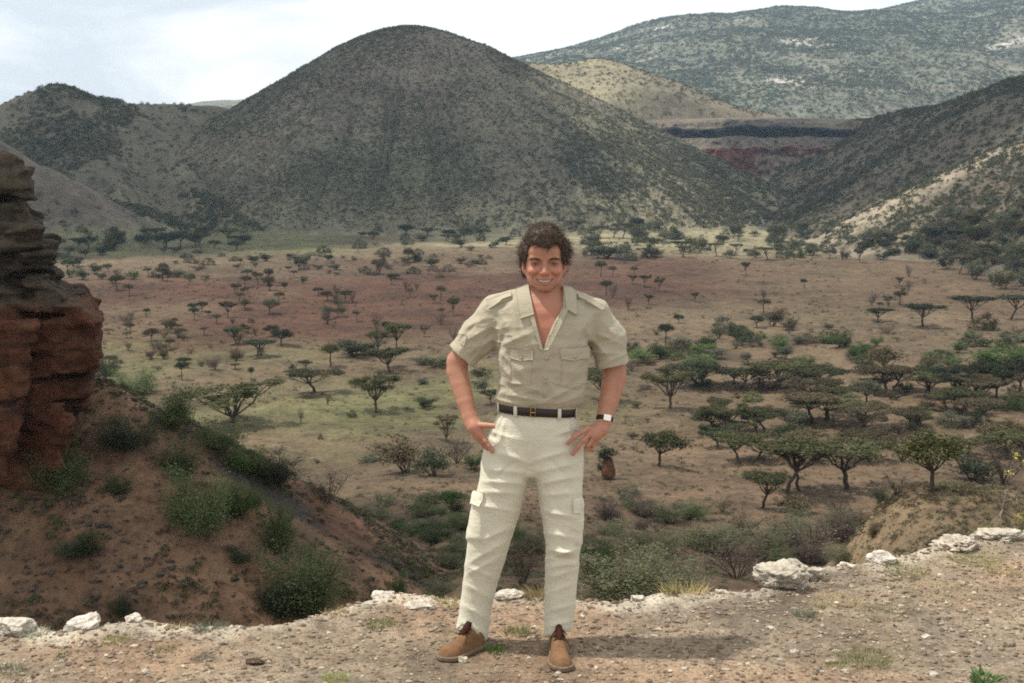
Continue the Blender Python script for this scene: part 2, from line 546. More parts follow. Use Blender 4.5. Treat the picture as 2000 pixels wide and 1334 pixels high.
def col_back(x, y, z):
    n = fbm(x * .02, y * .02, seed=85, oct=5)
    c = np.tile((.27, .235, .145), (len(x), 1))
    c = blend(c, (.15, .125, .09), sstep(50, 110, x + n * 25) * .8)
    return c

def col_right(x, y, z):
    n = fbm(x * .02, y * .02, seed=86, oct=5); m = fbm(x * .07, y * .07, seed=87)
    c = np.tile((.135, .110, .075), (len(x), 1))
    c = blend(c, (.19, .115, .075), sstep(.15, .5, n) * .7)
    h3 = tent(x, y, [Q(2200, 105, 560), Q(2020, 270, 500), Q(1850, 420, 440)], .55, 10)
    c = blend(c, (.37, .31, .215), sstep(-3, 2.5, h3 - z + n * 9) * .8)  # bare pale soil, with the sun patch on it put into the colour
    return c * (1 + .25 * m[:, None])

hill('cone_hill', 'tall rounded volcanic cone hill behind the man', H_cone, -270, 210, 560, 960, 1.9, col_cone, M_hill)
hill('left_hill', 'pointed hill with scrubby spurs left of the cone', H_left, -420, -60, 440, 900, 1.9, col_left, M_hill)
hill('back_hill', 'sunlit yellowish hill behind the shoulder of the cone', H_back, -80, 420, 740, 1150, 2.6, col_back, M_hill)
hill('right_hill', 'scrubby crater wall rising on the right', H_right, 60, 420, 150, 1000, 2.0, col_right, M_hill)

def col_mount(x, y, z):
    n = fbm(x * .004, y * .004, seed=91, oct=5); m = fbm(x * .02, y * .02, z * .02, seed=92, oct=5)
    c = np.tile((.185, .190, .135), (len(x), 1))
    c = blend(c, (.30, .27, .20), sstep(.05, .35, m) * .65)
    c = blend(c, (.66, .60, .52), sstep(.26, .40, fbm(x * .012, z * .03, y * .006, seed=93, oct=4)) * (1 - sstep(215, 260, z)) * .9)
    c = blend(c, (.11, .13, .085), sstep(.1, .5, n) * .6)
    return c

hill('far_mountain', 'long blue-green mountain ridge far behind on the right', H_mount, -1600, 2300, 1150, 2950, 11.0, col_mount, M_mount, cut=False)

# layered cliff in the notch between cone and right wall: dark band, ledge, red band, fan of debris
def strata():
    nu, nv = 190, 90
    px = np.linspace(1255, 1685, nu)
    # profile: picture row, how far the wall steps towards the viewer
    rows = [(231, 75), (233, 40), (238, 14), (247, 9), (251, 4), (253, 0), (261, 0), (269, -1), (270, -6), (280, -12), (289, -18), (291, -21), (300, -22), (322, -26), (346, -30), (352, -42), (372, -70), (392, -105)]
    pr = np.array(rows, float)
    v = np.linspace(0, 1, nv)
    rowv = np.interp(v, np.linspace(0, 1, len(pr)), pr[:, 0]); offv = np.interp(v, np.linspace(0, 1, len(pr)), pr[:, 1])
    p, r = [g.ravel() for g in np.meshgrid(px, rowv, indexing='ij')]
    off = np.tile(offv, nu)
    q = (p - 1467) / 205
    wob = fbm(p * .035, r * .08, seed=95)
    row = r + 7 * wob * (r > 236) + 6 * q * q - 3
    Yd = 838 - 26 * q * q + off + 5.0 * fbm(p * .13, r * .12, seed=96, oct=4)
    V = np.array([P(a, b, y) for a, b, y in zip(p, row, Yd)])
    Cc = np.tile((.16, .13, .095), (len(p), 1))
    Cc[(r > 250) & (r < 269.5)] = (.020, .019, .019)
    Cc[(r >= 269.5) & (r < 290)] = (.150, .125, .092)
    redm = (r >= 290) & (r < 347)
    fan = redm & (p > 1478 + 34 * wob) & (p < 1600 - (r - 300) * .9) & (r > 306 + 8 * wob)
    Cc[redm] = (.150, .052, .032); Cc[redm & (wob > .3)] = (.15, .12, .08); Cc[fan] = (.21, .165, .12)
    Cc[r >= 347] = (.20, .165, .115)
    Cc *= (1 + .3 * wob)[:, None]
    V = V.reshape(nu, nv, 3)
    me = mesh_np('layered_cliff', V.reshape(-1, 3), grid_faces(nu, nv)[:, ::-1])
    vcol(me, Cc)
    return tag(obj('layered_cliff', me, M_hill), 'layered cliff with a black band and red band in the far notch', kind='structure')
strata()
# ------------------------------------------------------------------ the rim the man stands on
EDGE_PX = [(-600, 1255), (-250, 1240), (0, 1214), (70, 1226), (130, 1236), (200, 1226), (270, 1214), (380, 1222), (480, 1230), (560, 1222), (620, 1206), (700, 1180), (760, 1166), (830, 1166), (900, 1168), (1000, 1164), (1130, 1172), (1200, 1180), (1300, 1168), (1400, 1160), (1480, 1158), (1560, 1125), (1620, 1106), (1700, 1102), (1780, 1086), (1870, 1062), (1940, 1048), (2000, 1038), (2200, 1005), (2600, 960)]
def gpt(px, py, z=0.0):
    r = P(px, py, 1.0) - CAM
    return CAM + r * ((z - CAM[2]) / r[2])
EDGE = np.array([gpt(*e)[:2] for e in EDGE_PX])

def edge_y(x): return np.interp(x, EDGE[:, 0], EDGE[:, 1])

def H_rim(x, y):
    s = y - edge_y(x) - .05 * fbm(x * 3.1, y * .6, seed=201, oct=3)
    near = np.hypot((x - .13) / 1.2, (y - 5.28) / .5)
    flat = sstep(.35, 1.0, near)
    z = .022 * fbm(x * .9, y * .9, seed=202, oct=3) * flat + .010 * fbm(x * 5, y * 5, seed=203, oct=3) * flat + .006 * fbm(x * 19, y * 19, seed=204, oct=3) * (0.35 + .65 * flat)
    lip = np.exp(-((s + .06) / .09) ** 2)
    z = z + lip * .035 * (.4 + fbm(x * 4, y * 2, seed=205, oct=3))
    drop = np.where(s > 0, .9 * s + 1.6 * s * s, 0)
    z = z - np.minimum(drop, 2.2) - .004 * (near < .7)
    return z

xs = np.concatenate([np.linspace(-9, -3.2, 40), np.arange(-3.18, 3.5, .016), np.linspace(3.52, 9, 40)])
ys = np.concatenate([np.linspace(-6, 4.4, 40), np.arange(4.42, 8.6, .016)])
X, Y = np.meshgrid(xs, ys, indexing='ij')
rx, ry = X.ravel(), Y.ravel()
rz = H_rim(rx, ry)
rn = fbm(rx * 1.3, ry * 1.3, seed=211); rm = fbm(rx * 7, ry * 7, seed=212)
rc = np.tile((.262, .202, .138), (len(rx), 1))
rc = blend(rc, (.29, .190, .120), sstep(.0, .45, rn + .25 * np.exp(-((rx - .55) / .7) ** 2)) * .75)
rc = blend(rc, (.20, .165, .125), sstep(.1, .5, -rn + .2 * rm) * .7)
se = ry - edge_y(rx)
rc = blend(rc, (.50, .44, .34), sstep(-.22, -.02, se + .12 * rm) * (1 - sstep(.05, .35, se)) * .8)
rc = blend(rc, (.24, .14, .085), sstep(.1, .4, se))
rme = mesh_np('rim_ground', np.stack([rx, ry, rz], 1), grid_faces(len(xs), len(ys)))
vcol(rme, rc)
M_rim = soil_mat('gravelly rim soil', (1.1, 9, 55), .48, (.9, .016))
tag(obj('rim_ground', rme, M_rim), 'gravelly ground of the rim in front', kind='structure')

# gravel: thousands of small stones, one mass
def blob_mesh(seed, rough=.35, sub=1):
    bm = bmesh.new(); bmesh.ops.create_icosphere(bm, subdivisions=sub, radius=1)
    rg = random.Random(seed)
    V = np.array([v.co[:] for v in bm.verts])
    F = np.array([[v.index for v in f.verts] for f in bm.faces])
    V = V * (1 + rough * (np.array([rg.random() for _ in V]) - .5))[:, None]
    bm.free()
    return V, F
def gravel(name, label, n, smin, smax, colors, seed, region, power=2.2):
    rg = np.random.default_rng(seed)
    protos = [blob_mesh(seed * 10 + k, .7, 1) for k in range(5)]
    x = rg.uniform(region[0], region[1], n); y = rg.uniform(region[2], region[3], n)
    s = y - edge_y(x)
    keep = (s < .12) & ~((np.hypot((x + .19), (y - 5.28)) < .12) | (np.hypot(x - .19, y - 5.23) < .1))
    x, y = x[keep], y[keep]; n = len(x)
    z = H_rim(x, y)
    size = smin + (smax - smin) * rg.random(n) ** power
    Vs, Fs, Cs, off = [], [], [], 0
    cols = np.array(colors); pick = cols[rg.integers(0, len(cols), n)] * (1 + .3 * (rg.random((n, 1)) - .5))
    for k, (V, F) in enumerate(protos):
        idx = np.arange(k, n, 5)
        m = len(idx)
        a = rg.random(m) * math.tau; ca, sa = np.cos(a), np.sin(a)
        S = size[idx][:, None, None] * np.stack([1 + .5 * rg.random(m), .7 + .4 * rg.random(m), .45 + .35 * rg.random(m)], 1)[:, None]
        W = V[None] * S
        W = np.stack([W[..., 0] * ca[:, None] - W[..., 1] * sa[:, None], W[..., 0] * sa[:, None] + W[..., 1] * ca[:, None], W[..., 2]], -1)
        W = W + np.stack([x[idx], y[idx], z[idx] + size[idx] * .18], 1)[:, None]
        Vs.append(W.reshape(-1, 3)); Fs.append((F[None] + (np.arange(m) * len(V))[:, None, None]).reshape(-1, 3) + off)
        Cs.append(np.repeat(pick[idx], len(V), 0)); off += m * len(V)
    me = mesh_np(name, np.concatenate(Vs), np.concatenate(Fs), False)
    vcol(me, np.concatenate(Cs))
    return tag(obj(name, me, M_stone), label, 'gravel', kind='stuff')
def stone_mat(name):
    m, nt, b = new_mat(name)
    c = nmix(nt, 1.0, nattr(nt), nramp(nt, nnoise(nt, 24, 7, .7), [(.32, .48), (.5, .95), (.7, 1.15)]), 'MULTIPLY')
    nt.links.new(c, b.inputs['Base Color'])
    n_ = nbump(nt, b, nnoise(nt, 70, 6, .7), .7, .012)
    nbump(nt, b, nnoise(nt, 16, 5, .7), .8, .04, n_)
    return m
M_stone = stone_mat('limestone chips')
G_COL = [(.52, .45, .35), (.40, .32, .23), (.27, .20, .14), (.33, .26, .185), (.24, .17, .115), (.30, .235, .170), (.21, .155, .112), (.27, .18, .115), (.17, .135, .105), (.36, .29, .21), (.25, .19, .138), (.22, .165, .12), (.31, .25, .18)]
gravel('gravel', 'pale and brown gravel strewn over the rim', 60000, .0025, .0135, G_COL, 3, (-3.2, 3.6, 4.7, 8.3), 4.5)

# white limestone blocks along the edge, each its own thing
def rock_obj(px, py, wpx, hpx, label, seed, crumbly=.3, col=(.60, .54, .45), depth=.8, lift=0.0, name='limestone_rock', cat='rock', tilt=0.0):
    g = gpt(px, py)
    k = g[1] / FPX
    w, h = wpx * k, hpx * k
    bm = bmesh.new(); bmesh.ops.create_icosphere(bm, subdivisions=5, radius=1)
    V = np.array([v.co[:] for v in bm.verts]); F = np.array([[v.index for v in f.verts] for f in bm.faces]); bm.free()
    rgk = np.random.default_rng(seed + 50)
    for q in range(16):                                    # broken facets
        nn = rgk.normal(size=3); nn /= np.linalg.norm(nn); dd = V @ nn; cut = .62 + .28 * rgk.random()
        V = V - np.maximum(dd - cut, 0)[:, None] * nn
    n = fbm(V[:, 0] * 1.6 + seed, V[:, 1] * 1.6, V[:, 2] * 1.6, seed=seed, oct=2)
    c = np.abs(fbm(V[:, 0] * 3.5 + seed, V[:, 1] * 3.5, V[:, 2] * 3.5, seed=seed + 9, oct=3))
    V = V * (1 + .30 * n + crumbly * (.30 - c) + crumbly * .22 * (.3 - np.abs(fbm(V[:, 0] * 9 + seed, V[:, 1] * 9, V[:, 2] * 9, seed=seed + 21, oct=2))) + .05 * fbm(V[:, 0] * 9, V[:, 1] * 9, V[:, 2] * 9, seed=seed + 3, oct=3))[:, None] * 1.1
    V = V * np.array([w / 2, w / 2 * depth, h / 2])
    if tilt: 
        ct, st = math.cos(tilt), math.sin(tilt); V = np.stack([V[:, 0] * ct - V[:, 2] * st, V[:, 1], V[:, 0] * st + V[:, 2] * ct], 1)
    gz_ = float(H_rim(np.array([g[0]]), np.array([g[1]]))[0])
    me = mesh_np(name, V, F)
    cc = np.tile(col, (len(V), 1)) * (1 + .25 * n[:, None]); cc = blend(cc, (.36, .27, .18), sstep(.2, .45, c) * .5)
    vcol(me, np.clip(cc, 0, .85))
    return tag(obj(name, me, M_stone, None, (g[0], g[1], max(gz_, -.12) + h * .22 + lift)), label, cat, 'white limestone rocks along the rim')
for a in ((32, 1234, 80, 38, 'rounded white rock at the far left end of the rim', 1, .3),
          (158, 1234, 92, 40, 'long white slab leaning up at the rim, second from the left edge', 2, .2, (.64, .59, .51), .6, 0, 'limestone_rock', 'rock', .35),
          (262, 1218, 34, 20, 'small white rock on the rim right of the leaning slab', 3, .3),
          (752, 1166, 50, 22, 'small cream rock on the rim edge left of the man', 4, .4),
          (822, 1190, 54, 20, 'flat white stone lying just left of the trouser legs', 5, .2),
          (995, 1166, 66, 22, 'white stone seen between the man\'s legs', 6, .2),
          (1245, 1178, 30, 12, 'small pale stone on the edge right of the man', 7, .4),
          (1408, 1160, 30, 14, 'little white stone left of the crumbly rock', 8, .3),
          (1530, 1148, 100, 54, 'big crumbly white rock jutting over the rim edge', 9, .5, (.50, .45, .36), .8, .02),
          (1586, 1136, 50, 34, 'cream lump against the right side of the crumbly rock', 10, .5, (.48, .42, .33)),
          (1508, 1150, 44, 34, 'white lump at the lower left of the crumbly rock', 41, .5, (.50, .45, .37)), (1556, 1122, 46, 24, 'cream lump on top of the crumbly rock', 42, .5, (.50, .45, .36), .8, .035),
          (1548, 1150, 50, 26, 'low white lump in front of the crumbly rock', 12, .5),
          (1722, 1100, 58, 24, 'flat white slab on the rim in the right of the picture', 11, .2, (.64, .58, .50)),
          (1655, 1106, 46, 12, 'thin pale slab left of the flat white slab', 13, .2),
          (1868, 1070, 84, 24, 'crumbly cream ledge near the right edge', 14, .9, (.50, .43, .34)),
          (1950, 1052, 96, 24, 'crumbly white ledge rising to the right edge', 15, .9, (.52, .46, .37)),
          (905, 1291, 19, 17, 'pale pebble against the sole of the brown shoe', 16, .2, (.70, .62, .48)),
          (283, 1312, 18, 10, 'white pebble in the lower left gravel', 17, .2), (470, 1240, 14, 9, 'white pebble below the grey-green tuft', 18, .2),
          (1505, 1232, 18, 9, 'white pebble lying right of centre in the gravel', 19, .2), (1552, 1276, 18, 9, 'white pebble left of the grass patch', 20, .2),
          (1810, 1246, 22, 10, 'white pebble in the gravel at lower right', 21, .2), (1822, 1318, 22, 10, 'white pebble at the bottom right beside the green weed', 22, .2)):
    rock_obj(*a)
rock_obj(497, 1292, 36, 12, 'dark brown clod of soil in the left gravel', 31, .6, (.07, .045, .03), .8, 0, 'soil_clod', 'clod')

# grass tufts and weeds
def leaf_mat(name, col, var=.35, trans=.35, rough=.7):
    m, nt, b = new_mat(name)
    oi = nt.nodes.new('ShaderNodeObjectInfo')
    r1 = nramp(nt, oi.outputs['Random'], [(0, 1 - var), (1, 1 + var)])
    g = nt.nodes.new('ShaderNodeNewGeometry')
    r2 = nramp(nt, g.outputs['Random Per Island'], [(0, .62), (1, 1.38)])
    c = nmix(nt, 1.0, nmix(nt, 1.0, col, r1, 'MULTIPLY'), r2, 'MULTIPLY')
    nt.links.new(c, b.inputs['Base Color']); b.inputs['Roughness'].default_value = rough
    t = nt.nodes.new('ShaderNodeBsdfTranslucent'); nt.links.new(c, t.inputs['Color'])
    mx = nt.nodes.new('ShaderNodeMixShader'); mx.inputs[0].default_value = trans
    out = nt.nodes['Material Output']
    nt.links.new(b.outputs[0], mx.inputs[1]); nt.links.new(t.outputs[0], mx.inputs[2]); nt.links.new(mx.outputs[0], out.inputs['Surface'])
    return m
M_dry = leaf_mat('dry grass', (.42, .34, .17)); M_green = leaf_mat('green grass', (.12, .19, .055)); M_greyg = leaf_mat('grey-green weed', (.24, .27, .19)); M_mixed = leaf_mat('fading grass', (.26, .27, .11))
M_weed = leaf_mat('weed leaves', (.10, .17, .06))
def blades(n, rad, h, w, rg, spread=.5, seg=3):
    a = rg.random(n) * math.tau; r = rad * np.sqrt(rg.random(n))
    b = np.stack([np.cos(a) * r, np.sin(a) * r, np.zeros(n)], 1)
    d = np.stack([np.cos(a), np.sin(a), np.zeros(n)], 1) * (spread * rg.random(n))[:, None] + rg.normal(size=(n, 3)) * .2
    d[:, 2] = 1
    d /= np.linalg.norm(d, axis=1)[:, None]
    hh = h * (.4 + .6 * rg.random(n))
    s = np.cross(d, rg.normal(size=(n, 3))); s /= np.linalg.norm(s, axis=1)[:, None]
    V = []
    for k in range(seg + 1):
        t = k / seg
        c = b + d * (hh * t)[:, None] + np.stack([d[:, 0], d[:, 1], -.3 * np.ones(n)], 1) * (hh * t * t * .45)[:, None]
        ww = w * (1 - t * .9)
        V += [c - s * ww / 2, c + s * ww / 2]
    V = np.stack(V, 1)
    q = [(2 * k, 2 * k + 1, 2 * k + 3, 2 * k + 2) for k in range(seg)]
    F = (np.array(q)[None] + (np.arange(n) * (2 * (seg + 1)))[:, None, None]).reshape(-1, 4)
    return V.reshape(-1, 3), F
def tuft(px, py, wpx, hpx, n, mat, label, seed, name='grass_tuft', cat='grass tuft', bw=.0035, spread=.6):
    g = gpt(px, py); k = g[1] / FPX
    z = float(H_rim(np.array([g[0]]), np.array([g[1]]))[0])
    V, F = blades(n, wpx * k * .42, hpx * k, bw, np.random.default_rng(seed), spread)
    V[:, 2] += H_rim(V[:, 0] + g[0], V[:, 1] + g[1]) - z
    return tag(obj(name, mesh_np(name, V, F), mat, None, (g[0], g[1], z - .004)), label, cat, 'grass tufts and weeds on the rim')
TUFTS = [(1050, 1172, 60, 48, 170, M_dry, 'dry straw-coloured tuft behind the man between his legs'),
         (1335, 1168, 110, 46, 260, M_dry, 'wide dry tuft with seed stalks on the edge right of the man'),
         (1310, 1175, 40, 30, 90, M_mixed, 'greenish clump beside the wide dry tuft'),
         (968, 1272, 42, 24, 150, M_green, 'bright green tuft beside the heel of the left shoe'),
         (1010, 1238, 60, 26, 150, M_mixed, 'thin green tuft on the gravel between the legs'),
         (745, 1222, 70, 22, 190, M_mixed, 'low green tuft left of the man near the cream rock'),
         (412, 1232, 80, 26, 240, M_greyg, 'grey-green cushion of weed on the left edge'),
         (345, 1226, 40, 18, 90, M_dry, 'small dry tuft left of the grey-green cushion'),
         (228, 1252, 60, 18, 150, M_mixed, 'low green tuft below the small white rock'),
         (325, 1268, 46, 14, 110, M_mixed, 'small green tuft in the left gravel'),
         (398, 1284, 50, 14, 120, M_greyg, 'small grey tuft left of the dark clod'),
         (70, 1240, 70, 20, 160, M_greyg, 'grey weed at the foot of the leftmost white rock'),
         (20, 1312, 70, 22, 170, M_greyg, 'pale weed at the bottom left corner'),
         (655, 1330, 60, 26, 150, M_mixed, 'green tuft at the bottom edge left of the man'),
         (650, 1200, 60, 22, 140, M_dry, 'dry tuft on the edge above the gully bush'),
         (1570, 1208, 50, 24, 140, M_greyg, 'grey-green weed below the crumbly rock'),
         (1600, 1190, 30, 12, 60, M_green, 'tiny green tuft right of the grey-green weed'),
         (1690, 1290, 130, 24, 380, M_mixed, 'wide low grass patch in the right foreground'),
         (1630, 1300, 40, 18, 90, M_mixed, 'small tuft left of the wide grass patch'),
         (1640, 1178, 120, 18, 240, M_dry, 'dry grass fringe right of the crumbly rock'),
         (1770, 1118, 110, 20, 240, M_mixed, 'grass fringe on the rim right of the flat slab'),
         (1905, 1098, 120, 22, 260, M_mixed, 'green and dry grass below the right ledges'),
         (1960, 1120, 90, 20, 170, M_dry, 'dry grass at the right edge of the rim'),
         (1840, 1160, 160, 16, 260, M_dry, 'scattered dry grass on the right slope of the rim'),
         (1740, 1200, 150, 15, 240, M_mixed, 'thin grass in the middle of the right rim'),
         (880, 1182, 60, 26, 110, M_dry, 'dry stems behind the left trouser leg')]
for i, t in enumerate(TUFTS): tuft(*t, seed=300 + i)
tuft(1922, 1330, 60, 34, 60, M_weed, 'broad-leaved green weed in the bottom right corner', 399, 'weed', 'weed', .014, 1.1)
tuft(120, 1278, 30, 10, 40, M_weed, 'small green weed below the leaning slab', 398, 'weed', 'weed', .008, 1.0)
# sparse short grass between the stones
def sparse():
    rg = np.random.default_rng(77)
    n = 5200
    x = rg.uniform(-3, 3.5, n); y = rg.uniform(4.8, 8.0, n)
    k = (y - edge_y(x) < .05) & (fbm(x * 2.2, y * 2.2, seed=401, oct=3) + .25 * sstep(0.5, 2.5, x) > .12)
    x, y = x[k], y[k]; n = len(x)
    V, F = blades(n, .0001, .030, .003, rg, .8, 2)
    V = V.reshape(n, -1, 3) + np.stack([x, y, H_rim(x, y)], 1)[:, None]
    tag(obj('short_grass', mesh_np('short_grass', V.reshape(-1, 3), F), M_mixed), 'sparse short grass between the stones of the rim', 'grass', kind='stuff')
sparse()
# ------------------------------------------------------------------ left cliff
def cliff():
    X = lambda px, Yd=47: P(px, 600, Yd)[0]
    Z = lambda py, Yd=47: P(100, py, Yd)[2]
    #         rows          right edge (top, bottom)  front Y   shade
    L = [(292, 345, 34, 66, 46.6), (340, 392, 66, 80, 46.0), (388, 450, 62, 74, 46.5), (440, 492, 84, 76, 45.8), (486, 552, 104, 120, 46.2),
         (545, 606, 96, 152, 45.6), (598, 640, 160, 194, 45.2), (632, 725, 196, 186, 45.4), (715, 770, 172, 178, 45.8), (760, 812, 182, 160, 45.3), (800, 960, 150, 90, 44.8), (640, 935, 70, 4, 43.4)]
    def fn(p):
        d = None
        wx = .5 * fbm(p[:, 0] * .35, p[:, 1] * .35, p[:, 2] * .5, seed=501, oct=3)
        for r0, r1, e0, e1, Yf in L:
            zt, zb = Z(r0, Yf), Z(r1, Yf)
            t = np.clip((zt - p[:, 2]) / (zt - zb), 0, 1)
            xe = (X(e0, Yf) * (1 - t) + X(e1, Yf) * t) * (p[:, 1] / Yf) * 1.003
            yf = Yf + wx * .8 + .25 * np.sin(p[:, 0] * 1.1 + r0)
            q = np.maximum(np.maximum(p[:, 0] - xe, yf - p[:, 1]), np.maximum(p[:, 2] - zt, zb - p[:, 2]) )
            q = smx(smx(p[:, 0] - xe, yf - p[:, 1] , .35), np.maximum(p[:, 2] - zt, zb - p[:, 2]), .15)
            q = np.maximum(q, p[:, 1] - Yf - 9)
            d = q if d is None else smn(d, q, .12)
        # caves
        for px_, py_, r in ((42, 425, (.62, .9, .42)), (128, 735, (.75, 1.0, .22)), (150, 792, (.9, .9, .22)), (20, 540, (.5, .6, .25)), (110, 532, (.12, .7, .35)), (92, 615, (.9, .5, .12)), (30, 700, (.8, .8, .2))):
            c = P(px_, py_, 45.6)
            d = smx(d, -ell(p, c, r), .15)
        lay = fbm(p[:, 0] * .12, p[:, 1] * .12, p[:, 2] * 2.6, seed=502, oct=3)
        up = sstep(Z(600), Z(560), p[:, 2])
        d = d + (.16 + .24 * up) * lay + .34 * fbm(p[:, 0] * .9, p[:, 1] * .9, p[:, 2] * 1.4, seed=503, oct=4)
        blocks = fbm(np.floor(p[:, 0] * 1.3 + 2 * lay), np.floor(p[:, 1] * .9), np.floor(p[:, 2] * 2.4), seed=504, oct=1)
        return d + .17 * (.35 + up) * blocks
    lo = np.array([-33.0, 41.5, Z(1000)]); hi = np.array([-13.6, 53.0, Z(280) + .5])
    v, f = surf(fn, lo, hi, .105)
    n = fbm(v[:, 0] * .8, v[:, 1] * .8, v[:, 2] * 2.2, seed=505); m = fbm(v[:, 0] * 3, v[:, 1] * 3, v[:, 2] * 5, seed=506)
    c = np.tile((.135, .052, .026), (len(v), 1))
    c = blend(c, (.19, .085, .042), sstep(0, .5, n))
    c = blend(c, (.045, .022, .014), sstep(.12, .4, fbm(v[:, 0] * .3, v[:, 1] * .3, v[:, 2] * 3.2, seed=507)) * .8)
    up = sstep(Z(606), Z(570), v[:, 2] + .4 * n)
    c = blend(c, (.105, .078, .050), up)
    c = blend(c, (.055, .045, .034), up * sstep(-.1, .4, m))
    c = blend(c, (.20, .13, .07), up * sstep(.25, .6, n) * .7)
    c = c * (1 + .45 * m[:, None]) * .82
    me = mesh_np('red_cliff', v, f); vcol(me, np.clip(c, .005, 1))
    m_ = soil_mat('layered red rock', (.5, 2.5, 9), .42, (.9, .15))
    tag(obj('red_cliff', me, m_), 'layered red and grey rock cliff at the left edge', kind='structure')
cliff()

# ------------------------------------------------------------------ plants: materials and prototypes
LM = {k: leaf_mat('leaves ' + k, c) for k, c in dict(acacia=(.072, .074, .030), dark=(.042, .052, .025), green=(.068, .105, .030), bright=(.090, .130, .040), grey=(.098, .105, .066), dry=(.130, .098, .072), brown=(.090, .072, .038), spur=(.088, .112, .044), hill=(.082, .088, .048), hillp=(.150, .145, .080), mount=(.085, .105, .068), slope=(.130, .132, .070)).items()}
M_bark = mat_plain('bark', (.055, .042, .032), .95, .1, noise=(6, (.10, .08, .06)))
M_barkp = mat_plain('pale dead wood', (.24, .205, .165), .95, .1, noise=(6, (.14, .115, .09)))

def leaves(cen, sig, n, size, rg, flat=.0):
    """n small leaf faces scattered about the centres"""
    cen = np.asarray(cen, float); k = rg.integers(0, len(cen), n)
    p = cen[k] + rg.normal(size=(n, 3)) * np.asarray(sig)
    a = rg.normal(size=(n, 3)); a /= np.linalg.norm(a, axis=1)[:, None]
    if flat: a[:, 2] *= (1 - flat)
    b = np.cross(a, rg.normal(size=(n, 3))); b /= np.linalg.norm(b, axis=1)[:, None] + 1e-9
    s = (size * (.6 + .8 * rg.random(n)))[:, None]
    V = np.stack([p - a * s, p - b * s * .5, p + a * s, p + b * s * .5], 1).reshape(-1, 3)
    return V, np.arange(4 * n).reshape(-1, 4)

def merge(lst):
    off, Vs, Fs = 0, [], []
    for V, F in lst: Vs.append(V); Fs.append(F + off); off += len(V)
    return np.concatenate(Vs), np.concatenate(Fs)

def limb(a, b, r0, r1, bend, rg, seg=4, sides=5):
    a, b = np.array(a, float), np.array(b, float)
    pts = [a + (b - a) * t + np.array([0, 0, -bend * math.sin(t * math.pi)]) + rg.normal(size=3) * .012 * (0 < t < 1) for t in np.linspace(0, 1, seg + 1)]
    return tube_np(pts, np.linspace(r0, r1, seg + 1), sides)

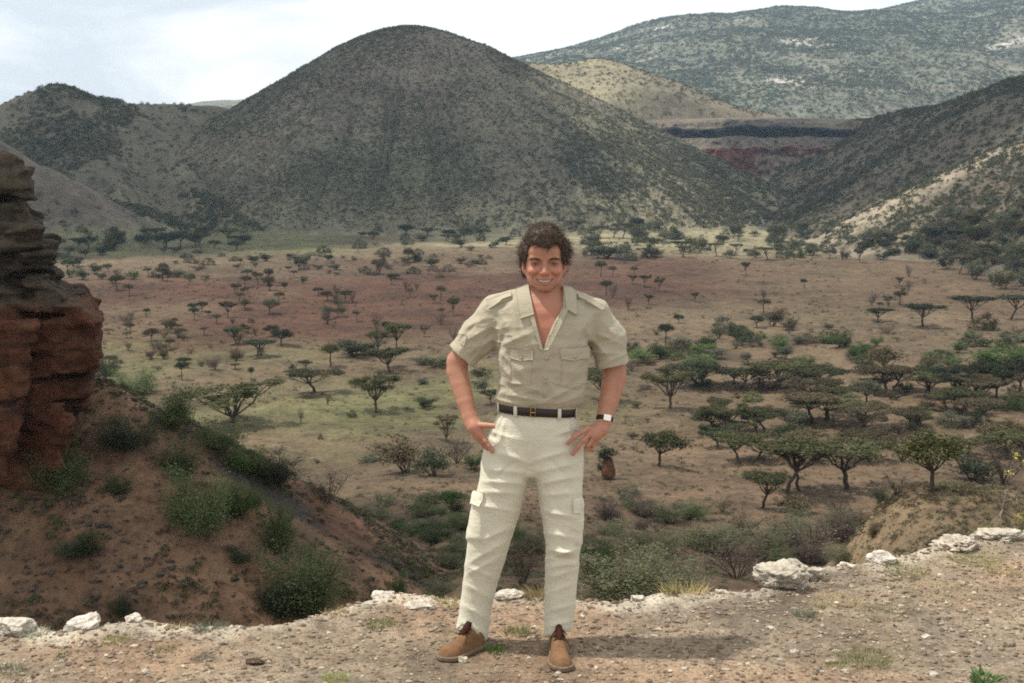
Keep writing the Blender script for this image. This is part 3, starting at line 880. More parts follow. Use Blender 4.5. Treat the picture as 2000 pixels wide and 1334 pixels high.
def proto_tree(kind, seed):
    """unit tree: crown about 1 wide, 1 high; returns trunk and crown meshes"""
    rg = np.random.default_rng(seed)
    T, cen = [], []
    if kind in ('umbrella', 'layered', 'vase'):
        fork = {'umbrella': .40, 'layered': .12, 'vase': .30}[kind]
        lean = rg.normal(size=2) * (.05 if kind != 'umbrella' else .08)
        f = np.array([lean[0], lean[1], fork])
        T.append(limb((0, 0, -.06), f, .030, .022, 0, rg))
        n = 9
        for i in range(n):
            a = i / n * math.tau + rg.random() * .5; r = (.20 + .22 * rg.random()) if i % 3 else .08
            top = {'umbrella': .84, 'layered': rg.choice([.52, .70, .90]), 'vase': .66 + .26 * rg.random()}[kind] - .10 * r * (kind != 'layered')
            e = f + np.array([math.cos(a) * r, math.sin(a) * r, top - fork])
            T.append(limb(f, e, .016, .006, .05, rg))
            for j in range(3):
                a2 = a + rg.normal() * .8; e2 = e + np.array([math.cos(a2) * .11, math.sin(a2) * .11, .03])
                T.append(limb(e * .6 + f * .4, e2, .007, .003, .03, rg, 3, 4))
                for q in range(4): cen.append(e2 + rg.normal(size=3) * (.055, .055, .018))
        cen = np.array(cen)
        r = np.hypot(cen[:, 0], cen[:, 1]); s = np.minimum(1, .46 / np.maximum(r, .01)); cen[:, :2] *= s[:, None]
        sig = {'umbrella': (.042, .042, .026), 'layered': (.045, .045, .022), 'vase': (.042, .042, .035)}[kind]
        lv = leaves(cen, sig, 4300, .0235, rg, .4)
    elif kind in ('round', 'lollipop'):
        fork = .30 if kind == 'round' else .55
        f = np.array([rg.normal() * .03, rg.normal() * .03, fork])
        T.append(limb((0, 0, -.06), f, .030 if kind == 'round' else .045, .022, 0, rg))
        for i in range(26):
            d = rg.normal(size=3); d /= np.linalg.norm(d); d[2] = abs(d[2]) * .9 - .25
            c = np.array([0, 0, fork + (1 - fork) * .42]) + d * np.array([.40, .40, (1 - fork) * .50]) * (.55 + .45 * rg.random())
            if i % 2 == 0: T.append(limb(f, c, .013, .004, .02, rg, 3, 4))
            cen.append(c)
        lv = leaves(cen, (.068, .068, .058), 2300, .027, rg)
    elif kind == 'dome':
        for i in range(60):
            d = rg.normal(size=3); d[2] = abs(d[2]); d /= np.linalg.norm(d); cen.append(d * np.array([.43, .43, .86]) * (.75 + .25 * rg.random()))
        T.append(limb((0, 0, -.05), (0, 0, .5), .02, .01, 0, rg))
        lv = leaves(cen, (.055, .055, .07), 1800, .030, rg)
    elif kind == 'shrub':
        for i in range(8):
            a = rg.random() * math.tau; r = .36 * math.sqrt(rg.random()); h = .45 + .5 * rg.random()
            e = np.array([math.cos(a) * r, math.sin(a) * r, h])
            T.append(limb((rg.normal() * .03, rg.normal() * .03, -.05), e, .012, .004, .03, rg, 3, 4))
            for q in range(6): cen.append(e * (.45 + .6 * rg.random()) + rg.normal(size=3) * (.09, .09, .05))
        lv = leaves(cen, (.062, .062, .065), 2000, .028, rg)
    elif kind == 'dead':
        for i in range(11):
            a = rg.random() * math.tau; r = .45 * math.sqrt(rg.random()); e = np.array([math.cos(a) * r, math.sin(a) * r, .55 + .45 * rg.random()])
            T.append(limb((0, 0, -.05), e, .009, .003, -.05, rg, 4, 4))
            for q in range(14):
                t = .35 + .6 * rg.random(); s = e * t; T.append(limb(s, s + np.array([rg.normal() * .12, rg.normal() * .12, .12 * rg.random() + .03]), .005, .002, 0, rg, 2, 3))
                cen.append(s + rg.normal(size=3) * .08)
        lv = leaves(cen, (.07, .07, .06), 700, .016, rg)
    elif kind == 'near':                                   # bushes close by: fine leaves on many twigs
        for i in range(16):
            a = rg.random() * math.tau; r = .40 * math.sqrt(rg.random()); h = (.55 + .45 * rg.random()) * (1 - .5 * r)
            e = np.array([math.cos(a) * r, math.sin(a) * r, h])
            T.append(limb((rg.normal() * .05, rg.normal() * .05, -.06), e, .006, .002, .02, rg, 4, 4))
            for q in range(8):
                t = .25 + .75 * rg.random(); s = e * t; e2 = s + np.array([rg.normal() * .10, rg.normal() * .10, .04 + .09 * rg.random()])
                T.append(limb(s, e2, .0045, .0015, 0, rg, 2, 3))
                cen += [s * (1 - w) + e2 * w for w in (.5, 1.0)]
        lv = leaves(np.concatenate([cen, np.array(cen) * (.9, .9, .55)]), (.040, .040, .045), 14000, .0105, rg)
    elif kind == 'feather':                                # wispy upright bushes of the spur
        for i in range(14):
            a = rg.random() * math.tau; r = .42 * math.sqrt(rg.random()); h = (.6 + .4 * rg.random()) * (1 - .45 * r)
            e = np.array([math.cos(a) * r, math.sin(a) * r, h])
            T.append(limb((rg.normal() * .06, rg.normal() * .06, -.08), e, .006, .002, .0, rg, 3, 4))
            for q in range(9): cen.append(e * (.25 + .8 * rg.random()) + rg.normal(size=3) * .045)
        lv = leaves(np.concatenate([cen, np.array(cen) * (.95, .95, .5)]), (.050, .050, .060), 10000, .0125, rg)
    tr = merge(T)
    r = np.percentile(np.hypot(lv[0][:, 0], lv[0][:, 1]), {'umbrella': 86, 'layered': 90, 'vase': 90}.get(kind, 96)); zt = np.percentile(lv[0][:, 2], 99.3)
    for V in (tr[0], lv[0]): V *= np.array([.5 / r, .5 / r, 1 / zt])
    me_t = mesh_np('trunk', *tr); me_c = mesh_np('crown', *lv, False)
    me_t.materials.append(M_bark); me_c.materials.append(LM['acacia'])
    return me_t, me_c
PROTO = {k: [proto_tree(k, 1000 + 37 * i + len(k) * 7) for i in range(n)] for k, n in dict(umbrella=4, layered=2, vase=3, round=3, lollipop=3, dome=2, shrub=4, dead=3, near=4, feather=4).items()}
NAMES = dict(umbrella='acacia_tree', layered='acacia_tree', vase='acacia_tree', round='tree', lollipop='young_tree', dome='dome_bush', shrub='shrub', dead='dry_shrub', near='bush', feather='bush')
CATS = dict(umbrella='tree', layered='tree', vase='tree', round='tree', lollipop='tree', dome='bush', shrub='shrub', dead='shrub', near='bush', feather='bush')

def hits(pp, fn=H_near, dmin=9.0, dmax=1100.0):
    Yd = _D[(_D >= dmin) & (_D <= dmax)]
    R = np.array([P(a, b, 1.0) - CAM for a, b in pp])
    x = R[:, 0:1] * Yd[None]; z = CAM[2] + R[:, 2:3] * Yd[None]; y = np.broadcast_to(Yd[None], x.shape)
    h = fn(x.ravel(), y.ravel()).reshape(x.shape)
    bl = z <= h; i = np.where(bl.any(1), bl.argmax(1), len(Yd) - 1); r = np.arange(len(pp))
    return np.stack([x[r, i], Yd[i], h[r, i]], 1)

def plant(kind, loc, w, h, label, group, leaf='acacia', var=None, rot=None, bark=None, parts=True, name=None, cat=None, tilt=(0, 0)):
    mt, mc = PROTO[kind][RNG.integers(0, len(PROTO[kind])) if var is None else var]
    rz = RNG.random() * math.tau if rot is None else rot
    root = empty(name or NAMES[kind], tuple(loc))
    root.rotation_euler = (tilt[0], tilt[1], rz); root.scale = (w, w, h)
    tag(root, label, cat or CATS[kind], group)
    for nm, me in (('trunk' if CATS[kind] == 'tree' else 'stems', mt), ('crown' if CATS[kind] == 'tree' else 'foliage', mc)):
        o = bpy.data.objects.new(nm, me); COL.objects.link(o); o.parent = root
        if nm in ('crown', 'foliage'): o.material_slots[0].link = 'OBJECT'; o.material_slots[0].material = LM[leaf]
        elif bark: o.material_slots[0].link = 'OBJECT'; o.material_slots[0].material = bark
    return root

def plant_list(lst, group, fn=H_near, dmin=9.0, sink=0.0):
    pts = hits([(a[0], a[1]) for a in lst], fn, dmin)
    for a, p in zip(lst, pts):
        k = p[1] / FPX
        plant(a[4], p - np.array([0, 0, sink]), a[2] * k, a[3] * k, a[6], group, a[5], *(a[7:] or ()))

# ---- acacias and bushes one can tell apart on the crater floor (picture place, width, height, kind, leaf)
GL, GR = 'trees and bushes on the open floor left of the man', 'trees and bushes on the floor right of the man'
plant_list([
    (452, 826, 176, 84, 'layered', 'acacia', 'wide acacia with stacked flat layers behind the bushy spur', 0),
    (617, 765, 112, 44, 'umbrella', 'acacia', 'flat-topped umbrella acacia with dark shade under it on the green patch', 0),
    (735, 805, 92, 72, 'vase', 'acacia', 'open vase-shaped acacia left of the man\'s elbow', 0),
    (760, 728, 84, 50, 'vase', 'acacia', 'forked acacia standing behind the vase-shaped acacia', 1),
    (644, 716, 46, 44, 'lollipop', 'acacia', 'slender young tree with a bare stem above the umbrella acacia'),
    (597, 724, 26, 20, 'vase', 'acacia', 'tiny fan-shaped tree just above the umbrella acacia'),
    (490, 744, 15, 27, 'lollipop', 'dark', 'thin lollipop tree on bare soil left of the umbrella acacia'),
    (355, 742, 26, 36, 'lollipop', 'dark', 'lollipop tree left of the thin one, above the spur bushes'),
    (500, 697, 66, 32, 'umbrella', 'dark', 'low flat acacia on the border of red soil and grass'),
    (462, 672, 42, 32, 'umbrella', 'green', 'small greenish acacia up left of the low flat acacia'),
    (550, 674, 50, 32, 'round', 'dark', 'dark round tree on the red soil above the low flat acacia'),
    (738, 684, 46, 38, 'vase', 'acacia', 'leafy small acacia at the edge of the red soil near the sleeve'),
    (775, 682, 52, 50, 'vase', 'acacia', 'pair-like airy acacia left of the rolled sleeve'),
    (690, 697, 104, 36, 'shrub', 'dark', 'long dark thicket at the border of grass and red soil'),
    (726, 694, 40, 18, 'dome', 'green', 'green bush at the right end of the dark thicket'),
    (888, 668, 34, 30, 'dead', 'brown', 'bare spreading tree beside the rolled sleeve'),
    (855, 716, 58, 20, 'shrub', 'green', 'green low bush against the left elbow'), (826, 712, 40, 16, 'shrub', 'grey', 'grey low bush left of the elbow bush'),
    (828, 751, 36, 14, 'shrub', 'grey', 'low grey shrub below the elbow bushes'),
    (828, 796, 50, 22, 'shrub', 'dark', 'fallen branchy bush on the grass left of the forearm'),
    (688, 815, 20, 14, 'dome', 'dark', 'small round dark bush left of the vase-shaped acacia'),
    (626, 858, 12, 10, 'dome', 'dark', 'tiny dark bush alone in the middle of the clearing'),
    (640, 792, 16, 22, 'dead', 'dry', 'spindly dry sapling below the umbrella acacia'), (588, 826, 16, 30, 'dead', 'dry', 'bare sapling below and right of the wide layered acacia'),
    (572, 725, 16, 18, 'shrub', 'dark', 'small crooked shrub left of the fan-shaped tree'), (348, 786, 16, 12, 'shrub', 'dark', 'dark shrub left of the wide layered acacia'),
    (338, 762, 12, 14, 'dead', 'dry', 'little dry shrub above the dark shrub at the spur'),
    (870, 862, 48, 50, 'layered', 'brown', 'small tiered tree beside the left hand', 1),
    (790, 922, 112, 72, 'shrub', 'brown', 'large brownish bush in the clearing left of the trousers', 0), (848, 930, 84, 66, 'shrub', 'dark', 'dark bush in front of the large brownish bush', 1),
    (893, 905, 76, 48, 'dead', 'dry', 'grey dry bush left of the hand'), (925, 918, 56, 34, 'shrub', 'green', 'green bush touching the left trouser leg'), (722, 902, 60, 16, 'shrub', 'grey', 'low grey shrubs left of the large brownish bush'),
    (882, 1002, 78, 44, 'round', 'green', 'round green tree at the foot of the slope left of the thigh', 0),
    (620, 905, 14, 6, 'shrub', 'dry', 'low dry clump in the clearing'), (945, 765, 44, 26, 'shrub', 'grey', 'grey bush behind the inner left forearm'), (958, 790, 36, 28, 'vase', 'dark', 'small dark acacia between arm and shirt'), (940, 735, 46, 20, 'shrub', 'brown', 'brown shrub between arm and shirt')], GL)
plant_list([
    (1308, 799, 106, 76, 'vase', 'acacia', 'broad acacia on a single stem right of the man\'s sleeve', 2),
    (1178, 782, 100, 60, 'vase', 'acacia', 'forked acacia half hidden by the man\'s right-hand forearm', 0),
    (1365, 752, 110, 40, 'umbrella', 'acacia', 'flat acacia behind the broad acacia on a single stem', 1),
    (1410, 851, 98, 66, 'vase', 'acacia', 'rounded acacia with slender stems in the middle right', 1), (1480, 850, 66, 46, 'vase', 'acacia', 'small acacia next to the rounded one', 2), (1542, 842, 70, 44, 'round', 'grey', 'pale round tree right of the small acacia', 1),
    (1290, 911, 98, 72, 'round', 'acacia', 'leaning round-crowned acacia right of the man\'s hand', 2),
    (1325, 700 + 2, 36, 14, 'dome', 'bright', 'bright low bush far right of the rolled sleeve'),
    (1715, 630, 46, 28, 'vase', 'dark', 'small umbrella-like tree at the edge of the red plain'), (1800, 637, 80, 44, 'umbrella', 'dark', 'dark spreading tree at the edge of the red plain'),
    (1900, 628, 74, 50, 'umbrella', 'dark', 'dark acacia near the right end of the red plain', 3), (1972, 625, 76, 48, 'umbrella', 'dark', 'dark acacia at the right edge of the red plain', 1), (1510, 638, 60, 36, 'shrub', 'brown', 'brownish tree clump in the middle of the plain edge'), (1478, 640, 34, 24, 'round', 'dark', 'small dark tree left of the brownish clump'), (1545, 642, 40, 28, 'dead', 'brown', 'airy brown tree right of the brownish clump'), (1326, 632, 22, 18, 'round', 'dark', 'lone tiny tree on the plain right of the shoulder'), (1300, 672, 30, 40, 'lollipop', 'dark', 'crooked slim tree right of the sleeve'),
    (1725, 738, 88, 62, 'round', 'brown', 'round brown-green tree with a short trunk', 0), (1836, 706, 78, 24, 'dome', 'green', 'bright green dome bush in the right scrub', 0), (1520, 748, 116, 50, 'dome', 'brown', 'big brownish dome-shaped bush', 1),
    (1370, 712, 84, 24, 'shrub', 'bright', 'long bright green bush beyond the flat acacia'), (1258, 708, 66, 28, 'shrub', 'bright', 'bright green bush against the rolled sleeve'), (1240, 690, 26, 22, 'dome', 'dark', 'dark bush behind the bright green bush'), (1365, 752, 56, 18, 'dome', 'green', 'green bush under the flat acacia'),
    (1470, 783, 48, 17, 'dome', 'bright', 'small bright dome bush left of the wide umbrella trees'), (1612, 818, 156, 42, 'umbrella', 'acacia', 'wide umbrella acacia in the middle of the right scrub', 3), (1558, 790, 150, 52, 'umbrella', 'brown', 'brown umbrella acacia behind the wide one', 0), (1698, 842, 116, 52, 'umbrella', 'brown', 'flat brown acacia right of the wide umbrella acacia', 2), (1765, 842, 80, 40, 'umbrella', 'brown', 'small flat acacia right of the flat brown one', 1),
    (1692, 790, 66, 46, 'round', 'grey', 'dense grey-green round bush behind the flat trees', 2), (1622, 786, 100, 30, 'shrub', 'green', 'green thicket left of the grey-green round bush'),
    (1796, 817, 58, 24, 'dome', 'bright', 'bright dome bush right of the flat acacias', 1), (1858, 830, 66, 28, 'dome', 'grey', 'pale dome bush next to the bright dome'), (1916, 834, 46, 38, 'dome', 'dark', 'dark round bush right of the pale dome'), (1781, 856, 26, 30, 'round', 'dark', 'small dark upright bush below the bright dome'), (1965, 800, 56, 26, 'dome', 'green', 'green dome near the right edge'), (1990, 800, 40, 26, 'dome', 'green', 'green dome cut by the right edge'),
    (1815, 764, 70, 50, 'vase', 'dark', 'leftmost of the dark acacia row at the right', 0), (1862, 776, 80, 54, 'vase', 'dark', 'second of the dark acacia row at the right', 1), (1900, 770, 90, 60, 'vase', 'dark', 'third of the dark acacia row at the right', 2), (1945, 782, 90, 70, 'vase', 'dark', 'tallest of the dark acacia row at the right', 0), (1990, 775, 90, 80, 'round', 'dark', 'dense dark tree at the right edge behind the dome bushes', 1),
    (1955, 720, 130, 46, 'shrub', 'green', 'large green bush mass at the right edge', 2), (1870, 690, 40, 22, 'shrub', 'green', 'small green bush right of the bright dome in the scrub'),
    (1448, 908, 104, 60, 'umbrella', 'acacia', 'left acacia of the big shady grove', 0), (1528, 962, 160, 104, 'umbrella', 'acacia', 'leaning acacia in the middle of the big shady grove', 1), (1562, 958, 120, 94, 'umbrella', 'acacia', 'second stem of the big shady grove', 2), (1652, 955, 180, 96, 'umbrella', 'acacia', 'widest acacia of the big shady grove', 3),
    (1600, 900, 120, 56, 'umbrella', 'brown', 'brownish acacia behind the big shady grove', 0), (1700, 900, 110, 60, 'umbrella', 'brown', 'flat acacia behind the grove on its right', 2),
    (1484, 992, 108, 72, 'umbrella', 'acacia', 'slim-stemmed acacia in front of the grove', 1), (1762, 900, 100, 62, 'dead', 'brown', 'airy dry tree right of the grove'), (1818, 968, 150, 116, 'round', 'acacia', 'tall feathery tree standing at the grassy shoulder', 2), (1752, 968, 90, 48, 'dead', 'dry', 'low bare tree in front of the grove'),
    (1900, 938, 120, 50, 'shrub', 'dark', 'dark bush behind the grassy shoulder'), (1960, 945, 120, 90, 'dead', 'brown', 'sprawling dry tree at the right edge behind the shoulder'), (1735, 985, 80, 22, 'shrub', 'dark', 'dark low bush at the left end of the shoulder'), (1960, 880, 110, 60, 'round', 'brown', 'brownish tree at the right edge above the shoulder'),
    (1182, 1018, 56, 48, 'dead', 'dry', 'grey leafless bush right of the trousers', 0), (1228, 985, 64, 46, 'shrub', 'grey', 'grey-green bush behind the leafless bush'), (1250, 1000, 84, 22, 'shrub', 'green', 'flat green bush right of the leafless bush'), (1320, 1000, 40, 22, 'shrub', 'dry', 'dry bush right of the flat green bush'),
    (1185, 480 + 24, 84, 30, 'shrub', 'dark', 'wide dark thicket on the far plain right of the head', 3), (1560, 1000, 90, 40, 'shrub', 'brown', 'brown bush at the foot of the grove'), (1640, 1010, 80, 36, 'dead', 'brown', 'thin dry bush at the foot of the grove'), (1410, 1000, 60, 26, 'dead', 'brown', 'thin dry bush left of the grove')], GR)

# the dark bush growing on a reddish termite mound beside the hand
def mound():
    p = hits([(1186, 936)])[0]; k = p[1] / FPX
    root = empty('overgrown_termite_mound', tuple(p)); tag(root, 'reddish termite mound overgrown by a dark bush, right of the hand', 'termite mound')
    bm = bmesh.new(); bmesh.ops.create_icosphere(bm, subdivisions=3, radius=1)
    V = np.array([v.co[:] for v in bm.verts]); F = np.array([[v.index for v in f.verts] for f in bm.faces]); bm.free()
    V = V * (1 + .25 * fbm(V[:, 0] * 2, V[:, 1] * 2, V[:, 2] * 2, seed=601))[:, None]
    V[:, 2] = np.maximum(V[:, 2], -.6)
    V = V * np.array([15 * k, 15 * k, 26 * k]) * np.array([1, 1, 1]) + np.array([2 * k, 0, 20 * k])
    V[:, :2] *= (1.15 - .5 * np.clip(V[:, 2:3] / (50 * k), 0, 1))
    me = mesh_np('mound', V, F); vcol(me, np.tile((.14, .065, .035), (len(V), 1)))
    obj('mound', me, M_floor, root)
    for dx, dz, w, h in ((-4, 30, 34, 40), (-10, 8, 24, 34), (4, 44, 34, 24)):
        o = bpy.data.objects.new('foliage', PROTO['shrub'][1][1]); COL.objects.link(o); o.parent = root
        o.location = (dx * k, 0, dz * k); o.scale = (w * k, w * k, h * k); o.material_slots[0].link = 'OBJECT'; o.material_slots[0].material = LM['dark']
mound()

# ---- crowds of look-alikes, each still its own plant
CROWD = []
def crowd(n, x0, x1, y0, y1, kinds, leafs, w, hr, label, group, seed, fn=H_near, dmin=100.0, shape=None, wy=None):
    rg = np.random.default_rng(seed)
    pp = []
    while len(pp) < n:
        a, b = rg.uniform(x0, x1), rg.uniform(y0, y1)
        if shape is None or shape(a, b): pp.append((a, b))
    for (a, b), p in zip(pp, hits(pp, fn, dmin)):
        k = p[1] / FPX; kd = kinds[rg.integers(0, len(kinds))]
        ww = rg.uniform(*w) * (1 if wy is None else np.interp(b, (y0, y1), wy))
        lf = leafs[rg.integers(0, len(leafs))]
        o = plant(kd, p, ww * k, ww * k * rg.uniform(*hr), label, group, lf)
        CROWD.append((o, a, b, ww / (1 if wy is None else np.interp(b, (y0, y1), wy)) > (w[0] * .45 + w[1] * .55), kd, lf))
crowd(62, 190, 680, 512, 672, ['lollipop', 'vase', 'round', 'lollipop', 'round', 'shrub', 'dead'], ['dark', 'brown', 'brown', 'hill'], (14, 36), (.6, 1.2), 'small dark acacia of the sparse woodland on the red soil at left', 'sparse woodland on the red soil', 21, shape=lambda a, b: a > 215 + (b - 512) * .05 and b < 700 - .09 * (a - 190) and not (560 < a and b > 640) and (math.sin(a * .021 + b * .05) + math.sin(a * .047 - b * .031 + 2) > -.35), wy=(.75, 1.1))
crowd(24, 640, 900, 505, 660, ['lollipop', 'dead', 'vase'], ['brown', 'dry', 'acacia'], (16, 30), (.8, 1.3), 'thin brownish sapling on the red plain left of the man', 'saplings on the red plain', 22)
crowd(64, 300, 960, 488, 545, ['shrub', 'dome'], ['brown', 'dark', 'dry'], (14, 34), (.3, .5), 'low dark shrub on the pale strip of the far floor', 'low shrubs on the far floor', 23)
crowd(26, 90, 500, 476, 493, ['round', 'umbrella', 'shrub'], ['dark', 'acacia'], (26, 50), (.6, .9), 'dark tree in the row along the foot of the left hill', 'tree row under the left hill', 24)
crowd(16, 110, 260, 495, 560, ['shrub', 'round'], ['dark', 'green', 'acacia'], (16, 34), (.5, .9), 'bush on the floor just right of the cliff', 'bushes beside the cliff', 25)
crowd(95, 1115, 1760, 452, 508, ['shrub', 'round', 'umbrella', 'dome'], ['dark', 'hill', 'acacia', 'grey'], (18, 46), (.5, .8), 'bushy tree in the far belt to the right of the head', 'far tree belt', 26, fn=H_all)
crowd(40, 700, 1010, 446, 486, ['shrub', 'dome', 'round'], ['dark', 'hill', 'grey'], (12, 34), (.45, .7), 'bush on the bright strip at the foot of the cone', 'bushes at the foot of the cone', 27)
crowd(28, 1140, 1800, 505, 610, ['lollipop', 'dead', 'vase'], ['brown', 'dry', 'acacia'], (12, 28), (.8, 1.4), 'thin sapling on the bare red plain right of the man', 'saplings on the bare right plain', 28)
crowd(70, 1700, 2010, 400, 590, ['umbrella', 'round', 'shrub', 'shrub'], ['dark', 'brown', 'acacia', 'hill', 'grey'], (24, 50), (.6, .85), 'dark tree of the dense wood at the foot of the right hill', 'dense wood under the right hill', 29, fn=H_all, shape=lambda a, b: b < 484 + (a - 1730) * .36 and b > 500 - (a - 1730) * .50, wy=(.8, 1.25))
crowd(95, 1190, 2000, 640, 735, ['shrub', 'shrub', 'dome', 'dead'], ['grey', 'green', 'brown', 'dark', 'bright'], (20, 58), (.35, .6), 'low shrub of the scrub band beyond the right-hand acacias', 'scrub band on the right floor', 30)
crowd(48, 1220, 2000, 735, 880, ['shrub', 'dome', 'dead', 'shrub'], ['grey', 'brown', 'dry'], (16, 44), (.35, .6), 'low shrub between the right-hand acacias', 'shrubs between the right acacias', 31)
crowd(30, 1370, 2010, 750, 905, ['umbrella', 'umbrella', 'vase', 'round'], ['acacia', 'brown', 'dark', 'acacia'], (60, 120), (.42, .6), '', 'acacias of the shady belt on the right floor', 35)
crowd(44, 200, 520, 630, 725, ['shrub', 'lollipop', 'dead'], ['brown', 'dry', 'dark'], (16, 34), (.5, .9), 'small scrubby plant on dark soil between cliff and clearing', 'scrub beyond the cliff', 32)

crowd(26, 1140, 1670, 1005, 1120, ['near', 'near', 'dead'], ['slope', 'slope', 'green', 'dry'], (50, 110), (.32, .55), '', 'scrub on the slope right of the trousers', 33, dmin=12.0)
crowd(16, 720, 910, 985, 1110, ['near', 'near', 'shrub'], ['slope', 'green', 'spur'], (36, 70), (.35, .55), '', 'scrub on the slope left of the trousers', 34, dmin=12.0, shape=lambda a, b: b < 985 + (a - 700) * .72)

# each of the crowd gets a label of its own: its look, and where it stands from something one can find
MARKS = [(452, 790, 'wide layered acacia'), (617, 745, 'flat umbrella acacia'), (735, 770, 'vase-shaped acacia'), (500, 690, 'low flat acacia'), (690, 690, 'long dark thicket'), (790, 890, 'large brownish bush'),
         (1308, 760, 'broad single-stemmed acacia'), (1410, 815, 'rounded acacia'), (1290, 875, 'leaning round acacia'), (1715, 615, 'plain-edge umbrella tree'), (1800, 615, 'dark spreading tree'), (1900, 605, 'dark plain-edge acacia'), (1510, 620, 'brownish tree clump'),
         (1725, 710, 'round brown-green tree'), (1836, 695, 'green dome bush'), (1520, 725, 'big brownish dome'), (1612, 800, 'wide umbrella acacia'), (1698, 820, 'flat brown acacia'), (1858, 818, 'pale dome bush'), (1900, 745, 'dark acacia row'), (1600, 920, 'big shady grove'), (1185, 495, 'wide dark thicket'),
         (1064, 500, "man's head"), (880, 690, "man's left-hand sleeve"), (1222, 690, "man's right-hand sleeve"), (190, 640, "red cliff's corner"), (110, 480, "cliff's upper ledge"), (300, 470, 'bare left spur'), (800, 440, "cone's foot"), (1470, 385, 'far notch'), (1850, 430, 'pale strip of the right hill'), (1990, 480, 'right picture edge'),
         (1255, 700, 'bright sleeve-side bush'), (1955, 700, 'large green bush mass'), (1536, 1110, 'big crumbly rock'), (1130, 1080, "man's right-hand knee"), (910, 1080, "man's left-hand knee"), (1310, 1080, 'dry rim tuft'), (880, 985, 'round green slope tree'), (600, 620, 'middle of the red-soil woodland'), (1400, 560, 'middle of the bare red plain'), (1600, 480, 'middle of the far belt'), (1300, 475, 'left end of the far belt')]
KW = dict(lollipop='slim-stemmed tree', vase='fan-shaped acacia', umbrella='flat-topped acacia', round='round-crowned tree', shrub='shrub', dome='dome-shaped bush', dead='twiggy dry plant', near='bush')
LW = dict(dark='dark', acacia='olive', brown='brownish', dry='grey-brown', green='green', hill='dull green', grey='grey-green', bright='bright green', slope='grey-green', spur='deep green')
ORD = ['nearest', 'second-nearest', 'third-nearest', 'fourth-nearest', 'fifth-nearest', 'sixth-nearest', 'seventh-nearest', 'eighth-nearest', 'ninth-nearest', 'tenth-nearest']
def own_labels():
    sets = {}
    for o, a, b, big, kd, lf in CROWD:
        dist, mx, my, mk = min((math.hypot(m[0] - a, (m[1] - b) * 2.0), m[0], m[1], m[2]) for m in MARKS)
        dx, dy = a - mx, (b - my) * 2.0
        rel = ('left of' if dx < 0 else 'right of') if abs(dx) > abs(dy) else ('behind' if dy < 0 else 'in front of')
        look = f"{'larger' if big else 'small'} {LW[lf]} {KW[kd]}"
        sets.setdefault((look, rel, mk), []).append((dist, o))
    for (look, rel, mk), lst in sets.items():
        lst.sort(key=lambda t: t[0])
        for i, (_, o) in enumerate(lst):
            o['label'] = (f"{ORD[min(i, 9)]} {look} {rel} the {mk}" if len(lst) > 1 else f"{look} standing {rel} the {mk}")
own_labels()

# ---- bushes on the spur and on the near slope below the rim
SP = 'bushes on the left spur'
plant_list([
    (120, 960, 139, 95, 'feather', 'spur', 'large green bush below the red cliff', 0), (232, 962, 57, 47, 'feather', 'spur', 'small bush right of the one below the cliff'), (148, 1080, 114, 54, 'feather', 'spur', 'low bush on the bare spur slope at left', 1),
    (395, 1035, 155, 129, 'feather', 'spur', 'biggest bush in the middle of the spur', 2), (455, 1000, 98, 74, 'feather', 'green', 'bright branch mass at the right of the biggest spur bush', 1), (350, 930, 106, 88, 'feather', 'spur', 'tall bush above the biggest spur bush', 3), (255, 870, 140, 75, 'feather', 'dark', 'dark bush under the spur crest', 0), (330, 830, 112, 85, 'feather', 'spur', 'bush on the spur crest above the dark one', 1),
    (260, 770, 103, 56, 'feather', 'spur', 'bush high on the spur crest near the cliff', 2), (212, 735, 56, 47, 'feather', 'dark', 'bush at the top of the spur against the cliff'), (420, 875, 121, 65, 'feather', 'spur', 'bush on the crest left of the clearing', 3), (480, 915, 103, 56, 'feather', 'green', 'green bush on the crest next to the clearing', 0), (535, 945, 110, 80, 'near', 'dark', 'dark round bush at the end of the crest bushes', 1),
    (640, 985, 100, 80, 'dead', 'dry', 'grey twiggy bush on the crest below the clearing', 1), (545, 1075, 90, 110, 'near', 'spur', 'thin small tree on the lower spur', 2), (490, 985, 49, 34, 'feather', 'spur', 'bush right of the biggest spur bush'), (600, 1205, 190, 160, 'near', 'spur', 'big bush at the bottom of the gully', 0), (540, 1200, 110, 80, 'near', 'dark', 'dark bush left of the big gully bush', 3),
    (775, 1160, 49, 40, 'feather', 'green', 'small green bush above the cream rock'), (232, 1200, 60, 50, 'near', 'dark', 'small dark bush just behind the left rim rocks', 1), (470, 1090, 73, 34, 'feather', 'dark', 'dark scrub below the biggest spur bush')], SP, sink=.15)
NS = 'bushes on the slope below the man'
